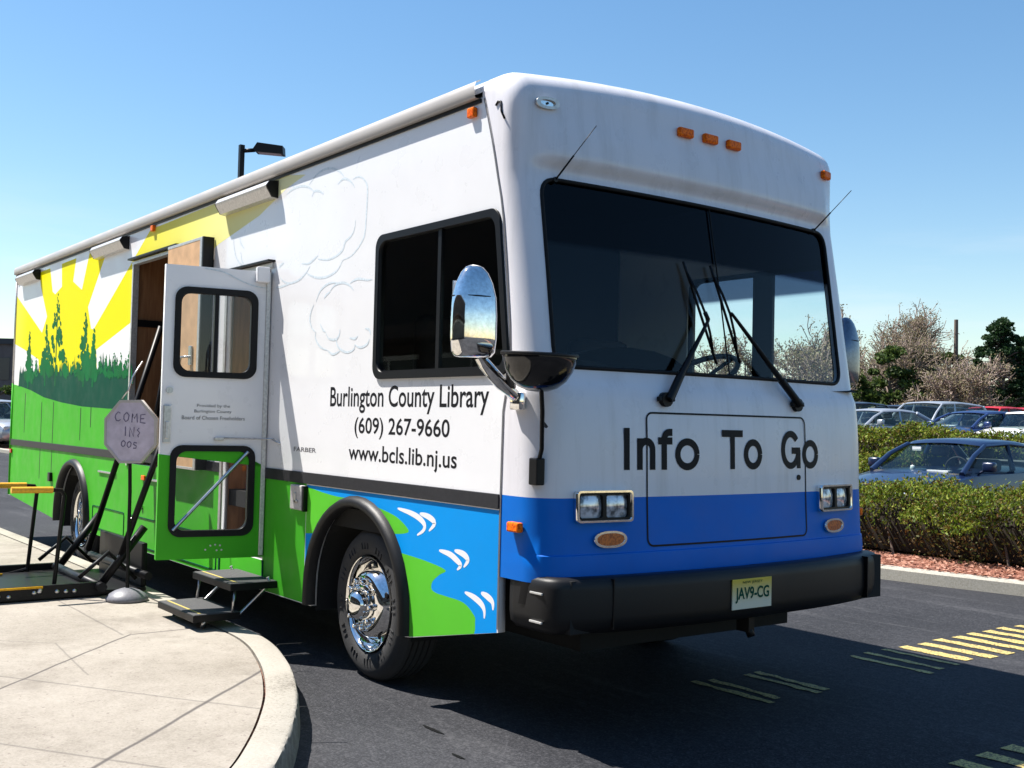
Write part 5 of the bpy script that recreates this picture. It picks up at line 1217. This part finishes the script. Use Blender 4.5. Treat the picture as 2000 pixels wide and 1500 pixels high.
spots = [('suv', 1812, 36, -92, 'car_silver', 'silver-grey wagon with dark side glass behind the second hedge'),
         ('sedan', 1905, 30.5, -95, 'car_blue', 'dark blue saloon behind the second hedge right of the silver wagon'),
         ('sedan', 2005, 30, -95, 'car_white', 'white car cut by the right edge behind the second hedge'),
         ('sedan', 1705, 31, -95, 'car_silver', 'pale silver car behind the second hedge nearest the bus'),
         ('suv', 1750, 42, -95, 'car_dark', 'dark car with a bright glint behind the pale silver car'),
         ('suv', 1862, 44, 88, 'car_dark', 'dark high car in the back row left of the red cars'),
         ('sedan', 1945, 33, 85, 'car_silver', 'silver saloon seen between the blue saloon and the white car'),
         ('suv', 1930, 47, -90, 'car_red', 'bright red car at the far row under the pines, left one'),
         ('suv', 1985, 48, -90, 'car_red', 'bright red car at the far row under the pines, right one'),
         ('suv', 1790, 44, 88, 'car_tan', 'tan van in the far row before the bare tree'),
         ('suv', 1690, 40, 88, 'car_dark', 'dark car just right of the bus mirror in the far row')]
used = {'sedan': 1, 'suv': 0}
for kind, px, D, rz, mat, lab in spots:
    proto = sedan if kind == 'sedan' else suv
    if kind == 'suv' and not used['suv']: c = suv; used['suv'] = 1
    else: c = copy_tree(proto)
    x, y = rp(px, D); c.location = (x, y, gz(x, y) + (.15 if 'red' in mat else 0)); c.rotation_euler = (0, 0, R(rz)); tag(c, lab, 'car', 'parked cars'); recolor(c, mat)
    for k_ in kids(c):
        if k_.name.startswith('papers'): bpy.data.objects.remove(k_)
# cars far left behind the bus rear
for px, D, rz, mat, lab in ((2, 40, 10, 'car_silver', 'pale car left of the bus rear, nearer one'), (-22, 46, 10, 'car_blue', 'blue car left of the bus rear behind the pale one')):
    c = copy_tree(suv); x, y = rp(px, D); c.location = (x, y, 0.0); c.rotation_euler = (0, 0, R(rz)); tag(c, lab, 'car', 'parked cars'); recolor(c, mat)

# ------------------------------------------------------------------ hedges
def leaf_mesh(name, pts, nrm, size, seed, mats, rngs):
    pass
def quads(name, P, sz, seed, mat, parent=None, up=.3, aspect=.5):
    r = np.random.default_rng(seed); n = len(P); P = np.asarray(P, float)
    a = r.normal(size=(n, 3)); a[:, 2] += up; a /= np.linalg.norm(a, axis=1)[:, None]
    b_ = r.normal(size=(n, 3)); b_ -= (b_ * a).sum(1)[:, None] * a; b_ /= np.linalg.norm(b_, axis=1)[:, None]
    s = (sz * r.uniform(.55, 1.3, n))[:, None]
    V = np.stack([P - a * s * .5, P + b_ * s * aspect * .5, P + a * s * .5, P - b_ * s * aspect * .5], 1).reshape(-1, 3)
    me = bpy.data.meshes.new(name); me.vertices.add(n * 4); me.vertices.foreach_set('co', V.ravel())
    me.loops.add(n * 4); me.loops.foreach_set('vertex_index', np.arange(n * 4, dtype=np.int32))
    me.polygons.add(n); me.polygons.foreach_set('loop_start', np.arange(0, n * 4, 4, dtype=np.int32)); me.polygons.foreach_set('loop_total', np.full(n, 4, dtype=np.int32))
    me.update(calc_edges=True); return link(name, me, mat, parent)
def nz(r, x, y, k=1.0, s=0): return (np.sin(x * 2.1 * k + s) + np.sin(y * 2.9 * k + s * 2 + x * 1.3 * k) + np.sin(x * 5.3 * k - y * 3.7 * k + s)) / 3
def hedge(x0, x1, yf, depth, h, n, sz, seed, label, z0=lambda x, y: .12, name='hedge'):
    r = np.random.default_rng(seed); L = x1 - x0
    root = empty(name, ((x0 + x1) / 2, yf((x0 + x1) / 2) + depth / 2, 0)); tag(root, label, 'hedge', 'clipped parking lot hedges')
    N = n; x = r.uniform(x0, x1, N); d = np.where(r.random(N) < .5, r.beta(1, 3.0, N), r.random(N)) * depth
    y = yf(x) + d
    top = h + .13 * nz(r, x, y, 1.9, seed) + np.where(r.random(N) < .03, .06, 0) + .03 * nz(r, x, y, 9, seed)
    front = .17 * nz(r, x, y * 0, 2.1, seed + 1)
    t = np.where(r.random(N) < .55, 1 - r.beta(1, 5, N) * .8, r.random(N))
    z = t * top
    # rounded shoulders, undercut foot
    e = np.minimum(d, depth - d); lim = top - np.clip(.34 - e, 0, 1) ** 2 * 2.6
    z = np.minimum(z, lim - r.random(N) * .05)
    y = y + front + np.where(z < .22, (.22 - z) * 1.0, 0) + .05 * np.sin(z * 17 + x * 3) 
    zb = np.array([z0(a, c) for a, c in zip(x[:1], y[:1])])[0]
    P = np.stack([x, y, z + zb], 1)
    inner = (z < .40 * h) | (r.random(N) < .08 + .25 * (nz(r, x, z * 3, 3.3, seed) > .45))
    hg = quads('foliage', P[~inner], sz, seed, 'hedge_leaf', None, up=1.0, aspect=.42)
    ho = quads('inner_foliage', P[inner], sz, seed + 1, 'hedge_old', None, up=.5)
    m = MB()
    rr = random.Random(seed)
    for k in range(int(L * 9)):
        xx = rr.uniform(x0, x1); yy_ = float(yf(xx)) + rr.uniform(.15, depth - .1); zz0 = float(zb)
        m.tube([(xx, yy_, zz0 - .02), (xx + rr.uniform(-.1, .1), yy_ + rr.uniform(-.08, .05), zz0 + h * .35), (xx + rr.uniform(-.25, .25), yy_ + rr.uniform(-.2, .2), zz0 + h * .8)], [.018, .012, .006], 4, cap=False)
    st = m.build('stems', 'bark'); st['kind'] = 'stuff'
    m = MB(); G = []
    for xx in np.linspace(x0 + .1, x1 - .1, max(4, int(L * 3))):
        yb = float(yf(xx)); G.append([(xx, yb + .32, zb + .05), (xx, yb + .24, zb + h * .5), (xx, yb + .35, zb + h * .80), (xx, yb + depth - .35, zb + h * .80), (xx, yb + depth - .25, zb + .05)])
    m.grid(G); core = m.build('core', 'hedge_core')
    for o in (hg, ho, st, core): P0(o, root)
    return root
fl = lambda x: 7.20 + .07 * (x + 1.7)
hedge(-8.6, 1.6, fl, 1.35, .76, 95000, .042, 1, 'long clipped yellow-green hedge on the mulch bed right of the bus')
lo = lambda a, k, s: (lambda x: a + k * (x - s))
hx0, hy0 = rp(1690, 17.5)
hedge(hx0 - 2.5, hx0 + .9, lo(hy0, .1, hx0), 1.2, 1.05, 20000, .06, 2, 'small bush hedge between the bus and the blue sedan roof', z0=lambda x, y: .05)
hx1, hy1 = rp(1870, 22.5)
hedge(hx1 - 3.6, hx1 + 6.5, lo(hy1, .25, hx1), 1.2, .92, 36000, .075, 3, 'long low hedge behind the blue sedan below the parked cars', z0=lambda x, y: .53)
hx2, hy2 = rp(1700, 21.5)
hedge(hx2 - 3.5, hx2 + 1.3, lo(hy2, .25, hx2), 1.3, 1.02, 18000, .075, 4, 'taller dark hedge next to the bus, in front of the far parked cars', z0=lambda x, y: .52)
m = MB()
for px, D, w in ((1745, 20, 1.6),):
    x, y = rp(px, D); z = gz(x, y)
    m.grid([[(x - w * .7, y - .3, z + .28), (x + w * .7, y - .1, z + .30)], [(x - w * .7, y + .8, z + .40), (x + w * .7, y + 1.0, z + .42)], [(x - w * .7, y + 1.4, z), (x + w * .7, y + 1.6, z)]])
tag(m.build('far_mulch_bed', 'mulch'), kind='structure')

# ------------------------------------------------------------------ trees
def branch(segs, tips, p, d, L, r, lvl, rng, spread, up, ratio=.72, nchild=3):
    n = 3; pts = [p]; rad = [r]
    for i in range(n):
        d = (d + Vector((rng.gauss(0, .13), rng.gauss(0, .13), rng.gauss(0, .08) + up * .10))).normalized()
        p = p + d * (L / n); pts.append(p); rad.append(r * (1 - .35 * (i + 1) / n))
    segs.append((pts, rad))
    if lvl == 0: tips.append((p, d)); return
    for k in range(nchild):
        a = rng.uniform(0, 2 * math.pi); t = rng.uniform(.35, 1.0) if k else 1.0
        q = pts[0].lerp(pts[-1], t) if t < .999 else pts[-1]
        if t < .999: q = pts[max(1, int(t * n))]
        ax = d.orthogonal(); ax.rotate(Matrix.Rotation(a, 3, d)); ang = rng.uniform(.5, 1.0) * spread * (1 if k else .5)
        nd = (d * math.cos(ang) + ax * math.sin(ang)).normalized()
        branch(segs, tips, q, nd, L * ratio * rng.uniform(.8, 1.15), rad[-1] * (.8 if k == 0 else .62), lvl - 1, rng, spread, up, ratio, nchild)
def segmesh(segs, rmin=0, n=4):
    m = MB()
    for pts, rad in segs: m.tube(pts, [max(x, .014) for x in rad], n if rad[0] > .03 else 3, cap=False)
    return m
def bare_tree(loc, H, seed, label, lvl=6, twig='twig', bud='bud', nb=9000, trunkh=.22, nch=3, spread=.75, bsz=.07):
    rng = random.Random(seed); segs = []; tips = []
    root = empty('bare_tree', loc); tag(root, label, 'tree', 'trees beyond the parking lot')
    branch(segs, tips, Vector((0, 0, 0)), Vector((0, 0, 1)), H * trunkh, H * .028, lvl, rng, spread, .5, .76, nch)
    zmax = max(p.z for p, d in tips); k = H / zmax
    big = [(a, b_) for a, b_ in segs if b_[0] > .035 * H / 10]; sm = [(a, b_) for a, b_ in segs if b_[0] <= .035 * H / 10]
    o = segmesh(big, n=6).build('trunk', 'bark', root, smooth=60); o.scale = (k, k, k)
    o = segmesh(sm, n=3).build('crown', twig, root, norm=False); o.scale = (k, k, k)
    r = np.random.default_rng(seed); T = np.array([tuple(p) for p, d in tips])
    P = T[r.integers(0, len(T), nb)] + r.normal(size=(nb, 3)) * .07
    o = quads('buds', P, bsz, seed, bud, root, up=.2, aspect=.6); o.scale = (k, k, k)
    return root
def leafy_tree(loc, H, Wd, seed, label, mat='spring', n=16000, sz=.22, conical=0.0, name='evergreen_tree', clump=70, z0=.12):
    rng = random.Random(seed); r = np.random.default_rng(seed)
    root = empty(name, loc); tag(root, label, 'tree', 'trees beyond the parking lot')
    m = MB(); m.tube([(0, 0, -.1), (.05, .03, H * .4), (0, .02, H * .95)], [H * .03, H * .02, .03], 7, cap=False)
    C_ = []
    for k in range(clump):
        t = rng.random() ** .85; z = H * (z0 + (1 - z0) * t)
        prof = math.sin(math.pi * min(1, (t + .12) / 1.12) ** .75) ** .6 if not conical else (1 - t) ** conical + .08
        a = rng.uniform(0, 6.283); rad = Wd * prof * rng.uniform(.35, 1.0)
        c = Vector((rad * math.cos(a), rad * math.sin(a), z + rng.uniform(-.2, .2))); C_.append((c, rng.uniform(.3, .8) * Wd * (.36 if clump < 100 else .27)))
        m.tube([(0, 0, max(.3, z - rad * .4)), tuple(c * .6 + Vector((0, 0, z * .4)) * .97), tuple(c)], [.05, .035, .015], 4, cap=False)
    o = m.build('trunk', 'bark', root, smooth=60)
    per = n // clump; P = []
    for c, s in C_:
        q = r.normal(size=(per, 3)); q /= np.linalg.norm(q, axis=1)[:, None]; q *= (r.random(per) ** .45)[:, None] * s; q[:, 2] *= .55
        P.append(q + np.array(tuple(c)))
    quads('crown', np.concatenate(P), sz, seed, mat, root, up=.4, aspect=.55)
    return root
def at(px, D, dz=0): x, y = rp(px, D); return (x, y, gz(x, y) + dz)
bare_tree(at(1715, 62), 8.3, 21, 'large rounded bare tree with pinkish twigs beside the bus mirror', nb=26000, bsz=.07, nch=4, trunkh=.26)
bare_tree(at(1868, 55), 4.8, 22, 'smaller bare tree with pale twigs in front of the utility pole', lvl=6, nb=14000, spread=.9, bsz=.06, nch=4, trunkh=.2)
bare_tree(at(1640, 66), 7.2, 23, 'bare tree partly hidden behind the bus corner', nb=9000)
bare_tree(at(1560, 50), 6.5, 27, 'bare tree seen only through the bus cab windows, right one', nb=6000)
bare_tree(at(1440, 60), 6.0, 28, 'bare tree seen only through the bus cab windows, left one', nb=6000)
leafy_tree(at(1955, 57), 6.5, 2.1, 31, 'dark pine with an open ragged crown, left of the two pines', 'pine', 26000, .17, 0.6, 'pine_tree', 150, .08)
leafy_tree(at(2030, 59), 6.8, 2.4, 32, 'dark pine cut by the right edge of the picture', 'pine', 26000, .17, 0.55, 'pine_tree', 150, .06)
for i, (px, D, H, Wd, mat, lab) in enumerate([(1735, 58, 5.0, 2.1, 'spring', 'bushy green tree below the large bare tree'), (1800, 60, 5.3, 1.7, 'pine', 'dark evergreen between the two bare trees'),
        (1672, 58, 3.8, 1.8, 'spring', 'green shrubby tree right behind the bus mirror'), (1862, 64, 5.3, 2.5, 'spring', 'green tree filling the gap behind the smaller bare tree'),
        (1915, 62, 4.6, 2.0, 'pine', 'low dark evergreen between the utility pole and the pines'), (1990, 66, 5.6, 3.0, 'pine', 'dark evergreen filling in behind the two pines'),
        (1770, 68, 3.8, 2.4, 'spring', 'pale green tree deep behind the dark evergreen'), (1600, 60, 3.2, 2.2, 'spring', 'green tree hidden by the bus front, right one'), (1470, 62, 3.0, 2.4, 'spring', 'green tree hidden by the bus front, middle one'),
        (1330, 66, 3.0, 2.4, 'pine', 'green tree hidden by the bus front, left one'), (1530, 62, 3.2, 1.7, 'pine', 'dark evergreen seen through the bus cab windows'), (1390, 62, 3.4, 1.6, 'pine', 'dark evergreen seen low through the bus windscreen')]):
    leafy_tree(at(px, D), H, Wd, 40 + i, lab, mat, 7000, .24, 0, 'evergreen_tree', 45, .05)
# hedge-like far undergrowth closing the horizon: one mass
r = np.random.default_rng(77); n = 26000; pxs = r.uniform(1250, 2250, n); D = r.uniform(66, 74, n)
X = 3.9774 + (-.800038 + .599811 * (pxs - 1000) / 2151) * D; Y = -2.9997 + (.598975 + .799778 * (pxs - 1000) / 2151) * D
Z = .65 + r.random(n) * (2.6 + .8 * np.sin(pxs * .02) + .5 * np.sin(pxs * .071))
tag(quads('undergrowth', np.stack([X, Y, Z], 1), .45, 77, 'spring', None), kind='stuff')
# utility pole + wire
x, y, z = at(1866, 62); up_ = empty('utility_pole', (x, y, z), label='plain wooden utility pole rising above the smaller bare tree', cat='utility pole')
m = MB(); m.tube([(x, y, z), (x, y, z + 7.15)], [.16, .11], 8); P0(m.build('pole', 'bark', smooth=60), up_)
a = Vector((x, y, z + 4.9)); c = Vector((*rp(1560, 64), z + 3.4)); c2 = Vector((*rp(2300, 64), z + 5.6))
for p_, q_ in ((a, c), (a, c2)):
    m = MB(); m.tube([p_.lerp(q_, t) - Vector((0, 0, 1.2 * t * (1 - t))) for t in [k / 12 for k in range(13)]], .02, 4); P0(m.build('wire', 'black'), up_)
# building far left behind the bus, with shrubs
x, y = rp(-60, 80)
bl = empty('brown_building', (x, y, 0), label='low dark brown building at the far left edge', cat='building')
MT['brick'] = plain('brown_brick', (.13, .105, .10), .9, bscale=3); MT['bwin'] = plain('dark_window', (.03, .035, .045), .2)
Mb = Matrix.Translation((x, y, 0)) @ Matrix.Rotation(math.atan2(.8, .6), 4, 'Z')
m = MB(); m.box(-8, 3.6, 0, 14, 0, 6.2, mat=Mb); P0(m.build('wall', 'brick'), bl)
m = MB(); m.box(-8.2, 3.8, -.2, 14.2, 6.2, 6.6, mat=Mb); P0(m.build('roof_edge', 'car_int'), bl)
for k in range(6):
    m = MB(); x0 = -7.2 + k * 1.8; m.box(x0, x0 + 1.1, -.04, .04, 3.6, 5.2, mat=Mb); P0(m.build('window', 'bwin'), bl)
leafy_tree((*rp(0, 62), 0), 2.6, 1.6, 61, 'green bush before the brown building at the left edge', 'spring', 5000, .2, 0, 'bush', 30, .02)
leafy_tree((*rp(-30, 62), 0), 2.4, 1.6, 62, 'green bush left of the other bush before the brown building', 'spring', 5000, .2, 0, 'bush', 30, .02)
# shop building behind the photographer's side (seen in glass and chrome)
sh = empty('shop_building', (-6, -16, 0), label='long brown brick shop building across the pavement from the bus door side', cat='building')
MT['shop'] = plain('shop_brick', (.07, .05, .04), .85, bscale=2)
m = MB(); m.box(-32, 20, -30, -16, .15, 9.5); P0(m.build('wall', 'shop'), sh)
for k in range(10):
    x0 = -30 + k * 4.9
    m = MB(); m.box(x0, x0 + 3.4, -16.02, -15.95, .6, 3.4); wn = P0(m.build('shop_window', 'bwin'), sh)
    m = MB(); m.box(x0 - .1, x0 + 3.5, -16.0, -15.9, 3.4, 3.55); m.box(x0 + 1.65, x0 + 1.75, -15.96, -15.92, .6, 3.4); P0(m.build('frame', 'alu'), wn)
m = MB(); m.box(-32, 20, -16, -14.2, 3.9, 4.3); P0(m.build('canopy', 'shop'), sh)
m = MB(); m.box(-32.2, 20.2, -16.3, -15.8, 9.5, 9.9); P0(m.build('parapet', 'gutter'), sh)
